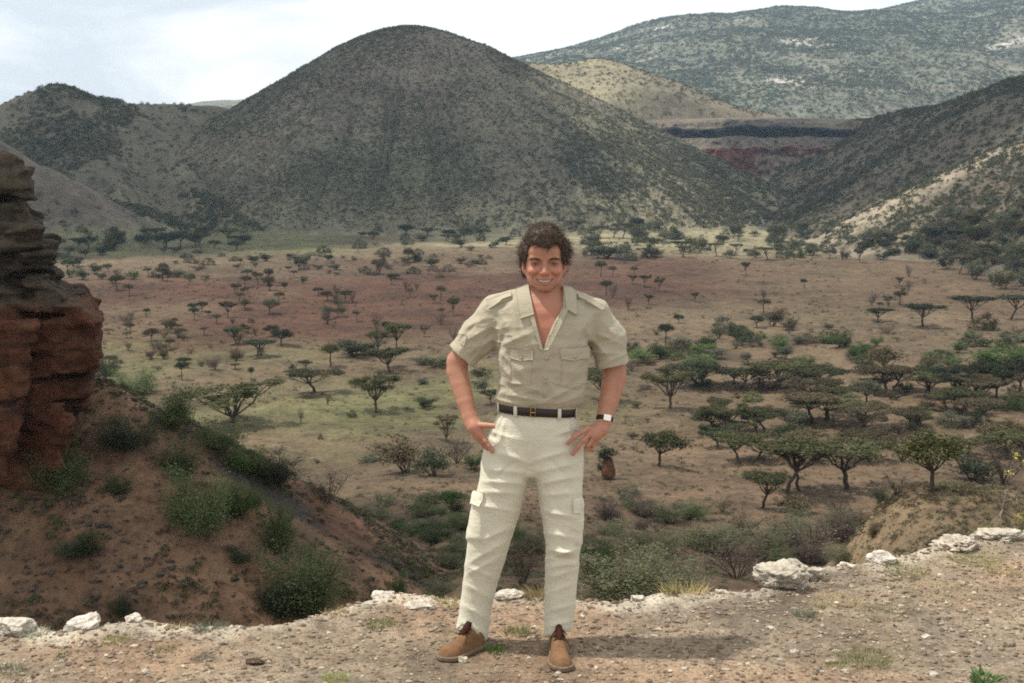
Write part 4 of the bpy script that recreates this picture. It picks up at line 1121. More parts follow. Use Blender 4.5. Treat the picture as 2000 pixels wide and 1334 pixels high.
plant_list([
    (1215, 1172, 250, 111, 'near', 'slope', 'large grey-green bush right of the man\'s shins', 0), (1320, 1150, 200, 74, 'near', 'slope', 'wide grey-green bush behind the dry rim tuft', 1), (1165, 1110, 130, 68, 'near', 'green', 'green bush directly right of the knee', 2), (1270, 1075, 150, 49, 'near', 'slope', 'olive bush on the slope above the large grey-green bush', 3), (1380, 1072, 140, 49, 'near', 'slope', 'grey bush in the middle of the slope scrub', 2),
    (1440, 1130, 170, 82, 'dead', 'dry', 'tangle of bare branches left of the crumbly rock', 0), (1500, 1075, 160, 67, 'dead', 'grey', 'twiggy dry bush above the crumbly rock', 1), (1590, 1085, 150, 75, 'dead', 'dry', 'upright dry bush right of the crumbly rock', 2), (1650, 1060, 110, 67, 'dead', 'brown', 'dry bush at the left edge of the shoulder', 0), (1560, 1040, 120, 37, 'near', 'slope', 'grey-green bush behind the twiggy bush', 0),
    (1020, 1150, 120, 112, 'dead', 'dry', 'bare grey bush seen between the man\'s legs', 2), (1000, 1050, 90, 43, 'near', 'green', 'green bush seen between the man\'s knees', 3), (1040, 1080, 90, 49, 'near', 'slope', 'olive bush seen between the legs above the bare bush', 1), (872, 1110, 80, 36, 'near', 'slope', 'bush left of the shin on the gully side', 2), (870, 1160, 90, 37, 'near', 'slope', 'bush behind the left shin', 1),
    (812, 1040, 80, 26, 'near', 'green', 'green bush on the slope left of the knee', 0), (740, 1015, 90, 31, 'near', 'slope', 'bush at the end of the spur', 3), (850, 1040, 90, 27, 'near', 'green', 'bright bush on the slope beside the trousers', 2), (890, 1080, 80, 31, 'near', 'slope', 'grey bush beside the left trouser knee', 0), (830, 1010, 70, 22, 'near', 'slope', 'low bush below the clearing', 1), (905, 1030, 60, 24, 'near', 'green', 'green bush against the left trouser leg on the slope', 3),
    (1690, 1020, 70, 40, 'dead', 'brown', 'dry bush on the left edge of the grassy shoulder', 1), (1655, 1092, 90, 46, 'near', 'slope', 'low bush under the left edge of the grassy shoulder', 3), (1790, 1010, 40, 18, 'dead', 'dry', 'small dry tuft-like bush on top of the grassy shoulder', 2), (1880, 985, 50, 16, 'near', 'slope', 'flat low bush on the far part of the grassy shoulder', 0),
    (1712, 1045, 44, 36, 'near', 'brown', 'small brown bush on the grassy shoulder', 2)], NS, dmin=9.0, sink=.1)

# ---- flowering stalk at the right edge
def stalk():
    base = np.array([3.05, 8.1, -.15])
    rg = np.random.default_rng(5)
    root = empty('flowering_stalk', tuple(base)); tag(root, 'pale branching stalk with yellow flowers at the right edge', 'plant')
    top = P(1985, 890, 8.1) - base
    T = [limb((0, 0, 0), top, .006, .003, 0, rg, 5, 5)]
    heads = [top]
    for px_, py_ in ((1945, 1018), (1965, 985), (1995, 960), (1990, 1010), (1972, 925), (2005, 905), (1930, 1035)):
        e = P(px_, py_, 8.1 + rg.normal() * .1) - base; s = top * min(.9, max(.15, (e[2] - .05) / top[2])); T.append(limb(s * .7, e, .0045, .002, .02, rg, 3, 4)); heads.append(e)
    me = mesh_np('stem', *merge(T)); obj('stem', me, M_barkp, root)
    M_fl = leaf_mat('yellow flowers', (.55, .48, .10))
    for h_ in heads[-4:] + heads[:1]:
        obj('flower_head', mesh_np('flower_head', *leaves([h_], (.012, .012, .010), 26, .008, rg), False), M_fl, root)
stalk()

# ------------------------------------------------------------------ uncountable growth: hillside scrub, tussocks, stones
def scatter(name, label, cat, pts, scale, protos, seed=1):
    coll = bpy.data.collections.new(name + '_forms')
    for i, (me, mat) in enumerate(protos):
        m2 = me.copy(); m2.materials.clear(); m2.materials.append(mat)
        coll.objects.link(bpy.data.objects.new(name + '_form', m2))
    rg = np.random.default_rng(seed)
    n = len(pts)
    me = bpy.data.meshes.new(name); me.vertices.add(n); me.vertices.foreach_set('co', np.asarray(pts, np.float32).ravel())
    a = me.attributes.new('sc', 'FLOAT_VECTOR', 'POINT'); a.data.foreach_set('vector', np.asarray(scale, np.float32).ravel())
    a = me.attributes.new('rot', 'FLOAT_VECTOR', 'POINT'); r = np.zeros((n, 3), np.float32); r[:, 2] = rg.random(n) * math.tau; a.data.foreach_set('vector', r.ravel())
    a = me.attributes.new('pick', 'INT', 'POINT'); a.data.foreach_set('value', rg.integers(0, len(protos), n).astype(np.int32))
    o = obj(name, me)
    ng = bpy.data.node_groups.new(name, 'GeometryNodeTree')
    ng.interface.new_socket('Geometry', in_out='INPUT', socket_type='NodeSocketGeometry'); ng.interface.new_socket('Geometry', in_out='OUTPUT', socket_type='NodeSocketGeometry')
    N, L = ng.nodes, ng.links
    gi, go = N.new('NodeGroupInput'), N.new('NodeGroupOutput')
    ci = N.new('GeometryNodeCollectionInfo'); ci.inputs['Collection'].default_value = coll; ci.inputs['Separate Children'].default_value = True; ci.inputs['Reset Children'].default_value = True
    ip = N.new('GeometryNodeInstanceOnPoints'); ip.inputs['Pick Instance'].default_value = True
    def at(nm, ty): k = N.new('GeometryNodeInputNamedAttribute'); k.data_type = ty; k.inputs['Name'].default_value = nm; return k.outputs['Attribute']
    L.new(gi.outputs[0], ip.inputs['Points']); L.new(ci.outputs[0], ip.inputs['Instance'])
    L.new(at('pick', 'INT'), ip.inputs['Instance Index']); L.new(at('rot', 'FLOAT_VECTOR'), ip.inputs['Rotation']); L.new(at('sc', 'FLOAT_VECTOR'), ip.inputs['Scale'])
    L.new(ip.outputs[0], go.inputs[0])
    md = o.modifiers.new('scatter', 'NODES'); md.node_group = ng
    return tag(o, label, cat, kind='stuff')

def lump(seed, n=70, flat=1.0):
    rg = np.random.default_rng(seed)
    d = rg.normal(size=(14, 3)); d[:, 2] = np.abs(d[:, 2]); d /= np.linalg.norm(d, axis=1)[:, None]
    return mesh_np('lump', *leaves(d * np.array([.42, .42, .6 * flat]), (.10, .10, .10), n, .12, rg), False)
LUMPS = [lump(700 + i) for i in range(4)]
def on(fn, x0, x1, y0, y1, n, seed, dens, zmin=-25.0):
    rg = np.random.default_rng(seed)
    x = rg.uniform(x0, x1, n); y = rg.uniform(y0, y1, n); z = fn(x, y)
    k = (z > zmin) & (rg.random(n) < dens(x, y, z))
    return x[k], y[k], z[k], rg
def hillscrub(name, label, fn, box, n, seed, dens, size, mats, zmin=-25.0, hr=.8, power=2.0, sizefn=None):
    x, y, z, rg = on(fn, *box, n, seed, dens, zmin)
    s = size[0] + (size[1] - size[0]) * rg.random(len(x)) ** power
    if sizefn is not None: s = s * sizefn(x, y, z)
    scatter(name, label, 'scrub', np.stack([x, y, z - .1 * s], 1), np.stack([s, s, s * hr], 1), [(LUMPS[i % 4], m) for i, m in enumerate(mats)], seed)
hillscrub('cone_scrub', 'small dark shrubs all over the cone hill', lambda x, y: H_cone(x, y), (-230, 190, 565, 800), 190000, 41,
          lambda x, y, z: .30 + .5 * sstep(-.2, .4, fbm(x * .03, y * .03, seed=811)), (.55, 1.9), [LM['hill'], LM['hillp'], LM['hill'], LM['brown'], LM['hillp'], LM['hillp'], LM['hill']], power=3.5, sizefn=lambda x, y, z: 1 + .7 * sstep(-60, 60, x) * (1 - sstep(-20, 40, z)))
hillscrub('left_hill_scrub', 'dark scrub on the pointed left hill', H_left, (-400, -90, 470, 740), 60000, 42,
          lambda x, y, z: np.clip(.08 + 1.1 * sstep(-.15, .35, fbm(x * .03, y * .03, seed=812)) , 0, 1) * np.where(y < 525, .18, 1), (.8, 3.4), [LM['dark'], LM['hill'], LM['hill'], LM['acacia'], LM['hillp']], power=2.2)
hillscrub('right_hill_scrub', 'dark scrub on the right crater wall', H_right, (70, 300, 280, 960), 80000, 43,
          lambda x, y, z: .25 + .7 * sstep(-.3, .3, fbm(x * .025, y * .025, seed=813)), (.8, 3.2), [LM['dark'], LM['hill'], LM['hill'], LM['acacia'], LM['brown']], power=2.4)
hillscrub('back_hill_scrub', 'low yellowish scrub on the hill behind', H_back, (-20, 300, 860, 980), 5000, 44, lambda x, y, z: .6 + 0 * x, (1.0, 3.0), [LM['hillp'], LM['hill'], LM['brown']], zmin=-10)
hillscrub('mountain_scrub', 'patchy woodland on the far mountain', H_mount, (-150, 1150, 1350, 2680), 190000, 45,
          lambda x, y, z: np.clip(.30 + .5 * sstep(-.3, .4, fbm(x * .014, y * .014, seed=814)), 0, 1), (2.2, 7), [LM['mount'], LM['mount'], LM['hillp'], LM['hill']], power=2.0, hr=.7)
# tussocks and small stones over the crater floor and the near slope
def floorbits():
    rg = np.random.default_rng(46)
    n = 46000
    az_ = rg.uniform(-.42, .42, n); dd = 12 * (560 / 12) ** rg.random(n)
    x, y = np.sin(az_) * dd, np.cos(az_) * dd
    k = (rg.random(n) < (.35 + .65 * sstep(-.2, .3, fbm(x * .05, y * .05, seed=815))) * np.clip(dd / 60, .15, 1)) & ~((dd < 34) & (x / y > .18))
    x, y, dd = x[k], y[k], dd[k]
    s = (.10 + .5 * rg.random(len(x)) ** 4) * np.clip(.45 + dd / 160, .5, 2.2)
    scatter('floor_tussocks', 'small grass tussocks dotted over the crater floor', 'grass', np.stack([x, y, H_near(x, y)], 1), np.stack([s, s, s * .55], 1), [(LUMPS[0], LM['hillp']), (LUMPS[1], LM['brown']), (LUMPS[2], LM['dry']), (LUMPS[3], LM['hill'])], 46)
    # scree on the spur
    n = 9000
    x = rg.uniform(-19, 1, n); y = rg.uniform(40, 62, n); z = H_near(x, y)
    sp = tent(x, y, SPUR, .66, .5)
    k = (np.abs(sp - z) < 1.0) & (rg.random(n) < .15 + .85 * sstep(-.1, .3, fbm(x * .5, y * .5, seed=816)))
    x, y, z = x[k], y[k], z[k]
    s = .03 + .18 * rg.random(len(x)) ** 5
    V, F = blob_mesh(5, .8, 1); me = mesh_np('chip', V, F, False); vcol(me, np.tile((.13, .085, .06), (len(V), 1)))
    me2 = mesh_np('chip2', *blob_mesh(9, .8, 1), False); vcol(me2, np.tile((.075, .065, .055), (len(me2.vertices), 1)))
    scatter('spur_scree', 'dark and reddish scree on the spur', 'scree', np.stack([x, y, z], 1), np.stack([s, s * .8, s * .6], 1), [(me, M_stone), (me2, M_stone)], 47)
    # low herbs on the spur, short dry grass on the shoulder
    for nm, lab, x0, x1, y0, y1, n, sz, mats, th in (('spur_herbs', 'low herbs on the left spur', -19, 2, 38, 62, 22000, (.07, .40, 3.2), ('hillp', 'spur', 'brown', 'dry'), .0),
                                                  ('shoulder_grass', 'short dry grass on the shoulder behind the right rim', 2.5, 13, 8.5, 27, 36000, (.02, .12, 2.5), ('hillp', 'dry', 'brown', 'hillp'), -.55)):
        x = rg.uniform(x0, x1, n); y = rg.uniform(y0, y1, n)
        k = (rg.random(n) < sstep(th, th + .5, fbm(x * .45, y * .45, seed=817))) & ((y > 30) | (x / y > .25))
        x, y = x[k], y[k]
        s = sz[0] + sz[1] * rg.random(len(x)) ** sz[2]
        scatter(nm, lab, 'herbs', np.stack([x, y, H_near(x, y)], 1), np.stack([s, s, s * .7], 1), [(LUMPS[i], LM[m]) for i, m in enumerate(mats)], 48)
floorbits()
# ------------------------------------------------------------------ the man
def proj(p):
    r = p - CAM.astype(np.float32)
    c, s = math.cos(PITCH), math.sin(PITCH)
    fw = r[:, 1] * c - r[:, 2] * s
    up = r[:, 1] * s + r[:, 2] * c
    return 1000 + FPX * r[:, 0] / fw, 667 - FPX * up / fw

def Mn(px, py, dy=0.0): return P(px, py, MAN_Y + dy).astype(np.float32)

def local(p, fn, c, r, slack=.03):
    d = np.linalg.norm(p - np.asarray(c, np.float32), axis=1) - r
    m = d < slack
    out = np.maximum(d, slack).astype(np.float32)
    if m.any(): out[m] = fn(p[m])
    return out

def chain(p, pts, k=0.02):
    """pts: (px, py, dy, radius)"""
    d = None
    for (a, b) in zip(pts[:-1], pts[1:]):
        e = rcone(p, Mn(*a[:3]), Mn(*b[:3]), a[3], b[3])
        d = e if d is None else smn(d, e, k)
    return d

def loft(p, rows, n=2.4, top=True):
    """stack of rounded sections: (picture row, left, right, front dy, back dy)"""
    px, py = proj(p)
    R = np.array(rows, float)
    L, Rr, F, B = (np.interp(py, R[:, 0], R[:, k]) for k in (1, 2, 3, 4))
    sc = 1 / FPX
    depth = MAN_Y + (F + B) / 2
    cx = ((L + Rr) / 2 - 1000) * sc * depth; a = (Rr - L) / 2 * sc * depth
    b = (B - F) / 2
    q = (np.abs((p[:, 0] - cx) / a) ** n + np.abs((p[:, 1] - depth) / b) ** n) ** (1 / n)
    d = (q - 1) * np.minimum(a, b)
    dz = np.maximum(R[0, 0] - py, py - R[-1, 0]) / 478
    return smx(d, dz, 0.015).astype(np.float32)

def seg2(px, py, x0, y0, x1, y1):
    ex, ey = x1 - x0, y1 - y0
    t = np.clip(((px - x0) * ex + (py - y0) * ey) / (ex * ex + ey * ey), 0, 1)
    return np.hypot(px - x0 - t * ex, py - y0 - t * ey), t

def folds(p, lst):
    """cloth folds: ridges (+) and creases (-) along lines, tapering to their ends"""
    o = np.zeros(len(p), np.float32)
    m = p[:, 1] - MAN_Y < .06
    px, py = [a.astype(np.float32) for a in proj(p[m])]
    oo = np.zeros(len(px), np.float32)
    for x0, y0, x1, y1, amp, w in lst:
        k = (py > min(y0, y1) - 2.5 * w) & (py < max(y0, y1) + 2.5 * w)
        dd, t = seg2(px[k], py[k], x0, y0, x1, y1)
        oo[k] += 1.5 * amp * np.exp(-(dd / w) ** 1.6) * np.sin(np.clip(t, 0.06, .94) * math.pi) ** .5
    o[m] = oo
    return o

def sdf_obj(name, fn, lo, hi, h, mat, parent, colfn=None):
    v, f = surf(fn, lo, hi, h)
    me = mesh_np(name, v, f)
    if colfn is not None: vcol(me, colfn(v.astype(np.float32)))
    return obj(name, me, mat, parent)

def box_of(pts, pad):
    a = np.array(pts); return a.min(0) - pad, a.max(0) + pad

# ---- distance fields of the clothes
SHIRT_ROWS = [(566, 1022, 1106, -.02, .10), (578, 1004, 1122, -.045, .11), (592, 975, 1150, -.068, .12), (612, 964, 1162, -.088, .125), (640, 966, 1160, -.106, .125),
              (680, 972, 1153, -.118, .125), (720, 974, 1148, -.118, .12), (755, 973, 1144, -.112, .112), (776, 969, 1141, -.114, .108), (788, 970, 1138, -.112, .10), (797, 977, 1127, -.098, .09), (815, 977, 1123, -.09, .085)]
SHIRT_FOLDS = [(975, 676, 1040, 648, .006, 6), (978, 690, 1030, 740, .005, 6), (975, 705, 1015, 765, .005, 7), (990, 745, 1060, 765, .006, 6), (985, 770, 1050, 782, .006, 5),
               (1150, 690, 1100, 745, .006, 7), (1148, 715, 1085, 770, .006, 6), (1140, 745, 1065, 784, .006, 6), (1060, 735, 1090, 772, .005, 6), (1130, 775, 1090, 788, .005, 5),
               (1020, 640, 1050, 690, .004, 7), (1090, 640, 1065, 700, .004, 7), (980, 615, 1005, 668, .005, 7), (1150, 620, 1128, 668, .005, 7), (1000, 600, 1012, 650, .004, 6),
               (1005, 725, 1055, 715, .004, 6), (1075, 720, 1140, 730, .004, 6), (970, 780, 1020, 793, .005, 4), (1000, 757, 1040, 752, -.004, 4), (1090, 757, 1130, 763, -.004, 4),
               (1140, 650, 1158, 690, -.006, 5), (985, 650, 972, 690, -.006, 5), (1030, 770, 1080, 778, -.004, 4)]
V_NECK = [(1033, 560), (1099, 560), (1100, 598), (1080, 634), (1069, 660), (1062, 682), (1054, 662), (1046, 634), (1040, 602)]

def poly_sd(px, py, poly):
    best = np.full(len(px), 1e9); inside = np.zeros(len(px), bool)
    for (x0, y0), (x1, y1) in zip(poly, poly[1:] + poly[:1]):
        dd, _ = seg2(px, py, x0, y0, x1, y1); best = np.minimum(best, dd)
        c = ((y0 > py) != (y1 > py)) & (px < (x1 - x0) * (py - y0) / (y1 - y0 + 1e-9) + x0)
        inside ^= c
    return np.where(inside, -best, best)

def shirt_core(p):
    d = loft(p, SHIRT_ROWS, 2.5)
    d = smn(d, rcone(p, Mn(1030, 585, .035), Mn(968, 600, .03), .052, .050), .03)
    return smn(d, rcone(p, Mn(1098, 585, .035), Mn(1163, 607, .03), .052, .050), .03)

SL_L = [(966, 606, .025, .058), (936, 655, .04, .071), (904, 692, .038, .062)]
SL_R = [(1164, 612, .025, .058), (1186, 660, .04, .070), (1195, 709, .036, .064)]

def sleeve(p, pts):
    d = chain(p, pts, .03)
    a, b = Mn(*pts[-2][:3]), Mn(*pts[-1][:3])
    ax = (b - a) / np.linalg.norm(b - a)
    t = (p - b) @ ax
    r = pts[-1][3]
    cuff = rcone(p, b - ax * .030, b - ax * .004, r + .003, r + .004) + .002 * np.exp(-((t + .020) / .004) ** 2)
    cuff = np.maximum(cuff, t - .006); cuff = np.maximum(cuff, -t - .044)
    d = np.maximum(d, t - .003)
    d = smn(d, cuff, .004)
    hole = rcone(p, b - ax * .03, b + ax * .08, r - .012, r - .006)
    return np.maximum(d, -hole)

SL_FOLDS = [(955, 640, 905, 668, .006, 5), (965, 660, 915, 690, .006, 5), (950, 620, 910, 640, .005, 5), (970, 675, 930, 705, .005, 5), (935, 625, 897, 668, -.004, 4), (960, 650, 925, 690, -.004, 4),
            (1160, 650, 1215, 672, .005, 5), (1158, 690, 1215, 690, .006, 5), (1170, 715, 1222, 690, .005, 4), (1165, 670, 1205, 660, -.004, 4), (1180, 630, 1205, 660, .005, 6), (1155, 660, 1190, 700, .005, 5)]

def f_shirt(p):
    px, py = proj(p)
    d = shirt_core(p)
    front = sstep(.06, -.02, p[:, 1] - MAN_Y)
    d = d - folds(p, SHIRT_FOLDS) * front
    s = np.minimum(sleeve(p, SL_L), sleeve(p, SL_R)) - folds(p, SL_FOLDS) * front
    d = smn(d, s, .018)
    q = p * np.float32(1)
    d = d + .0035 * fbm(q[:, 0] * 14, q[:, 1] * 14, q[:, 2] * 22, seed=101, oct=3) - .0045 * (1 - np.abs(fbm(q[:, 0] * 10 + 3 * q[:, 2], q[:, 1] * 10, q[:, 2] * 17 - 5 * q[:, 0], seed=102, oct=2))) ** 4
    # open collar and button placket
    v = poly_sd(px, py, V_NECK) / 478
    v = np.maximum(v, (p[:, 1] - MAN_Y) - .02)
    neck = rcone(p, Mn(1064, 540, .02), Mn(1064, 590, .035), .074, .074)
    d = smx(d, -v, .006)
    d = np.maximum(d, -neck)
    dd, t = seg2(px, py, 1063, 690, 1055, 795)
    return d - .0025 * (1 - sstep(5.5, 7.5, np.abs(px - (1063 - (py - 690) * .08) - 6))) * (py > 688) * front

TR_ROWS = [(803, 974, 1126, -.094, .088), (815, 969, 1129, -.098, .095), (832, 961, 1133, -.103, .108), (860, 950, 1137, -.107, .125), (885, 945, 1139, -.105, .13), (905, 941, 1139, -.098, .125), (932, 948, 1130, -.08, .10)]
LEG_L = [(860, 952, 1040, -.10, .11), (890, 944, 1041, -.105, .115), (915, 939, 1038, -.106, .11), (950, 932, 1030, -.106, .10), (979, 927, 1022, -.105, .09), (1029, 917, 1007, -.103, .075), (1060, 911, 996, -.10, .065), (1100, 906, 984, -.09, .065), (1141, 901, 970, -.075, .075), (1180, 896, 961, -.068, .082), (1225, 889, 953, -.07, .085), (1252, 889, 948, -.072, .085)]
LEG_R = [(860, 1040, 1136, -.10, .11), (890, 1039, 1139, -.108, .112), (917, 1041, 1140, -.112, .105), (979, 1055, 1139, -.118, .08), (1020, 1062, 1138, -.122, .06), (1071, 1069, 1136, -.125, .035), (1112, 1067, 1134, -.12, .03), (1150, 1066, 1130, -.115, .03), (1195, 1066, 1127, -.115, .035), (1243, 1066, 1117, -.12, .035)]
TR_FOLDS = [(1035, 905, 965, 880, .006, 6), (1032, 925, 950, 915, .006, 6), (1028, 945, 945, 940, .006, 6), (1020, 965, 940, 960, .005, 6), (1042, 900, 1110, 880, .006, 6), (1048, 922, 1125, 905, .006, 6), (1055, 945, 1130, 930, .006, 6),
            (1060, 968, 1130, 962, .005, 6), (1000, 855, 965, 845, .005, 5), (1085, 850, 1120, 838, .005, 5), (1040, 835, 1039, 905, .004, 3), (1010, 1000, 930, 985, .005, 6), (1065, 1000, 1125, 1010, .005, 6),
            (985, 1060, 915, 1100, .007, 7), (975, 1090, 912, 1122, .007, 6), (968, 1130, 905, 1105, .006, 6), (960, 1170, 905, 1140, .006, 6), (955, 1210, 900, 1180, .005, 6), (950, 1238, 895, 1212, .006, 6), (1000, 1030, 930, 1060, .005, 6),
            (1070, 1074, 1122, 1082, .009, 5), (1068, 1092, 1130, 1072, .009, 5), (1070, 1108, 1128, 1100, .007, 5), (1068, 1085, 1120, 1094, -.007, 4), (1068, 1130, 1125, 1112, .006, 6), (1068, 1160, 1120, 1140, .005, 6), (1068, 1195, 1122, 1180, .005, 6), (1068, 1225, 1118, 1212, .006, 6),
            (985, 820, 975, 870, .004, 4), (1108, 820, 1118, 865, .004, 4), (1060, 1040, 1130, 1052, .004, 6), (1000, 905, 975, 930, -.004, 4), (1075, 900, 1100, 925, -.004, 4)]

def f_trousers(p):
    px, py = proj(p)
    d = loft(p, TR_ROWS, 2.4)
    l = loft(p, LEG_L, 2.2); r = loft(p, LEG_R, 2.2)
    d = smn(d, np.minimum(l, r), .022)
    front = sstep(.06, -.03, p[:, 1] - MAN_Y)
    d = d - folds(p, TR_FOLDS) * front * sstep(814, 830, py) * (1 - .35 * sstep(1040, 1110, py))
    w = (.6 + .4 * sstep(880, 960, py)) * (1 - .55 * sstep(1030, 1120, py)) * sstep(814, 840, py)
    x, y, z = p[:, 0], p[:, 1], p[:, 2]
    rid = (1 - np.abs(fbm(x * 7 + z * 4, y * 8, z * 19 + x * 6, seed=111, oct=3))) ** 5
    d = d + .0035 * w * fbm(x * 9, y * 9, z * 13, seed=112, oct=3) - .0026 * w * rid
    # fly seam, side pockets, cargo pockets, hollow hems
    dd, _ = seg2(px, py, 1041, 815, 1040, 912); d = d + .003 * np.exp(-(dd / 1.6) ** 2) * front
    dd, _ = seg2(px, py, 985, 812, 966, 858); d = d + .003 * np.exp(-(dd / 1.8) ** 2) * front
    dd, _ = seg2(px, py, 1112, 812, 1127, 862); d = d + .003 * np.exp(-(dd / 1.8) ** 2) * front
    cl = np.abs(py - 1010) / 46; d = d - .011 * sstep(1.1, .85, cl) * sstep(948, 936, px)
    cl = np.abs(py - 1020) / 46; d = d - .010 * sstep(1.1, .85, cl) * sstep(1117, 1127, px)
    for x0, y0, x1, y1 in ((889, 1228, 947, 1253), (1066, 1245, 1118, 1230)):
        dd = (py - (y0 + (px - x0) * (y1 - y0) / (x1 - x0)))
        m = (px < 1000) if x0 < 1000 else (px > 1000)
        d = np.where(m, np.maximum(d, dd / 478), d)
        leg = l if x0 < 1000 else r
        d = np.where(m & (dd > -26), np.maximum(d, -(leg + .006)), d)
        d = np.where(m, d - .003 * np.exp(-((dd + 6) / 6) ** 2), d)
    return d

# ---- the skin: head, neck, trunk, arms and hands as one surface
HEAD = Mn(1064.0, 514.5, -.072)
HT = math.radians(4)
def head_local(p):
    q = p - HEAD
    c, s = math.cos(HT), math.sin(HT)
    return np.stack([q[:, 0] , q[:, 1] * c + q[:, 2] * s, -q[:, 1] * s + q[:, 2] * c], 1).astype(np.float32)
def head_world(q):
    q = np.atleast_2d(np.asarray(q, float)); c, s = math.cos(HT), math.sin(HT)
    return np.stack([q[:, 0], q[:, 1] * c - q[:, 2] * s, q[:, 1] * s + q[:, 2] * c], 1) + HEAD

def both(p): q = p.copy(); q[:, 0] = np.abs(q[:, 0]); return q

def f_head(p):
    q = head_local(p); m = both(q)
    d = ell(q, (0, .098, .035), (.077, .100, .096))
    d = smn(d, ell(q, (0, .060, -.022), (.074, .064, .082)), .02)
    d = smn(d, ell(q, (0, .058, -.072), (.064, .056, .040)), .02)
    d = smn(d, rcone(m, (.060, .080, -.052), (.018, .020, -.098), .016, .014), .022)
    d = smn(d, ell(q, (0, .018, -.100), (.026, .024, .018)), .018)
    d = smn(d, ell(q, (0, .022, -.062), (.042, .030, .036)), .016)
    d = smn(d, ell(m, (.043, .020, -.034), (.025, .022, .018)), .014)
    d = smn(d, ell(q, (0, .030, .045), (.060, .040, .038)), .02)
    d = smn(d, rcone(m, (.012, .001, .017), (.050, .012, .019), .0095, .0085), .012)
    # eye hollows and lids
    d = smx(d, -ell(m, (.037, -.008, -.001), (.025, .0205, .0150)), .012)
    d = smn(d, ell(m, (.0385, .0135, .0005), (.0195, .0150, .0135)), .005)
    slit = ell(m, (.0385, -.004, -.0010), (.0155, .0120, .0023))
    d = smx(d, -np.maximum(slit, q[:, 1] - .004), .0015)
    # nose
    d = smn(d, rcone(q, (0, .003, .010), (0, -.022, -.034), .0082, .0115), .009)
    d = smn(d, ell(q, (0, -.0225, -.0350), (.0112, .011, .0105)), .008)
    d = smn(d, ell(m, (.0128, -.008, -.0385), (.0080, .012, .0080)), .006)
    d = np.maximum(d, -ell(m, (.0068, -.016, -.0470), (.0045, .006, .0035)))
    # cheek folds of the smile
    d = smx(d, -rcone(m, (.0215, -.008, -.036), (.0440, .006, -.056), .0036, .0044), .006)
    d = smx(d, -rcone(m, (.0440, .006, -.056), (.0500, .014, -.074), .0035, .002), .007)
    # lips and open mouth
    x = q[:, 0]; k = np.clip(np.abs(x) / .0375, 0, 1)
    zc = -.0735 + .0108 * k ** 2
    hw = .0044 * (1 - k ** 2)
    yl = -.0085 + .021 * k ** 2
    up = np.sqrt((q[:, 1] - yl) ** 2 + (q[:, 2] - (zc + hw + .0035)) ** 2) - .0042 * (1.05 - k ** 3)
    lo = np.sqrt((q[:, 1] - yl - .001) ** 2 + (q[:, 2] - (zc - hw - .0045)) ** 2) - .0052 * (1.05 - k ** 3)
    inm = np.abs(x) - .0395
    d = smn(d, np.maximum(np.minimum(up, lo), inm), .006)
    mouth = np.maximum(np.maximum(np.abs(q[:, 2] - zc) - hw, inm), q[:, 1] - .018)
    d = smx(d, -mouth, .002)
    # ears
    e = ell(m, (.0835, .088, -.022), (.0100, .019, .0275))
    e = smx(e, -ell(m, (.094, .080, -.018), (.007, .011, .016)), .005)
    e = smn(e, ell(m, (.080, .078, -.045), (.007, .009, .010)), .006)
    return smn(d, e, .006)

HAND_L = dict(palm=[(919, 818, -.045, .0300), (927, 834, -.066, .0285), (936, 848, -.075, .0240)],
              fingers=[[(930, 830, -.075, .0150), (950, 831, -.098, .0115), (968, 832, -.113, .0105), (984, 838, -.118, .0090)],
                       [(939, 848, -.082, .0115), (948, 861, -.092, .0102), (955, 871, -.095, .0096), (961, 882, -.096, .0082)],
                       [(935, 850, -.066, .0115), (944, 863, -.070, .0100), (951, 873, -.066, .0095), (957, 881, -.056, .0082)],
                       [(931, 851, -.050, .0110), (939, 863, -.044, .0095), (947, 872, -.034, .0090), (953, 879, -.020, .0078)],
                       [(927, 850, -.036, .0100), (934, 859, -.026, .0085), (941, 866, -.014, .0080), (947, 871, -.002, .0070)]])
HAND_R = dict(palm=[(1180, 822, -.045, .0300), (1172, 838, -.068, .0290), (1161, 848, -.080, .0270), (1154, 845, -.082, .0200)],
              fingers=[[(1172, 828, -.045, .0150), (1158, 834, -.030, .0120), (1144, 840, -.010, .0105), (1134, 846, .010, .0090)],
                       [(1149, 837, -.096, .0115), (1136, 844, -.110, .0105), (1122, 853, -.117, .0098), (1109, 866, -.117, .0082)],
                       [(1150, 849, -.100, .0115), (1139, 860, -.112, .0105), (1129, 872, -.114, .0098), (1119, 887, -.112, .0082)],
                       [(1158, 857, -.094, .0112), (1149, 869, -.100, .0100), (1146, 876, -.088, .0092), (1150, 878, -.070, .0082)],
                       [(1166, 858, -.082, .0105), (1158, 869, -.084, .0090), (1154, 876, -.072, .0084), (1156, 877, -.056, .0075)]])

def f_hand(p, Hd):
    d = chain(p, Hd['palm'], .02)
    for f in Hd['fingers']:
        c = chain(p, f, .003)
        for (a, b, c_, r) in f[1:3]:                         # knuckles
            c = smn(c, np.linalg.norm(p - Mn(a, b, c_), axis=1) - r * 1.06, .004)
        d = smn(d, c, .006)
    return d

ARM_L = [(968, 610, .03, .052), (925, 665, .045, .047), (893, 706, .05, .044), (893, 726, .042, .0445), (900, 752, .02, .042), (909, 785, -.015, .036), (917, 812, -.04, .0315), (921, 824, -.05, .030)]
ARM_R = [(1162, 614, .03, .052), (1188, 665, .045, .048), (1200, 712, .05, .048), (1200, 735, .042, .0495), (1195, 760, .015, .0465), (1188, 788, -.015, .040), (1182, 810, -.04, .034), (1180, 824, -.05, .031)]

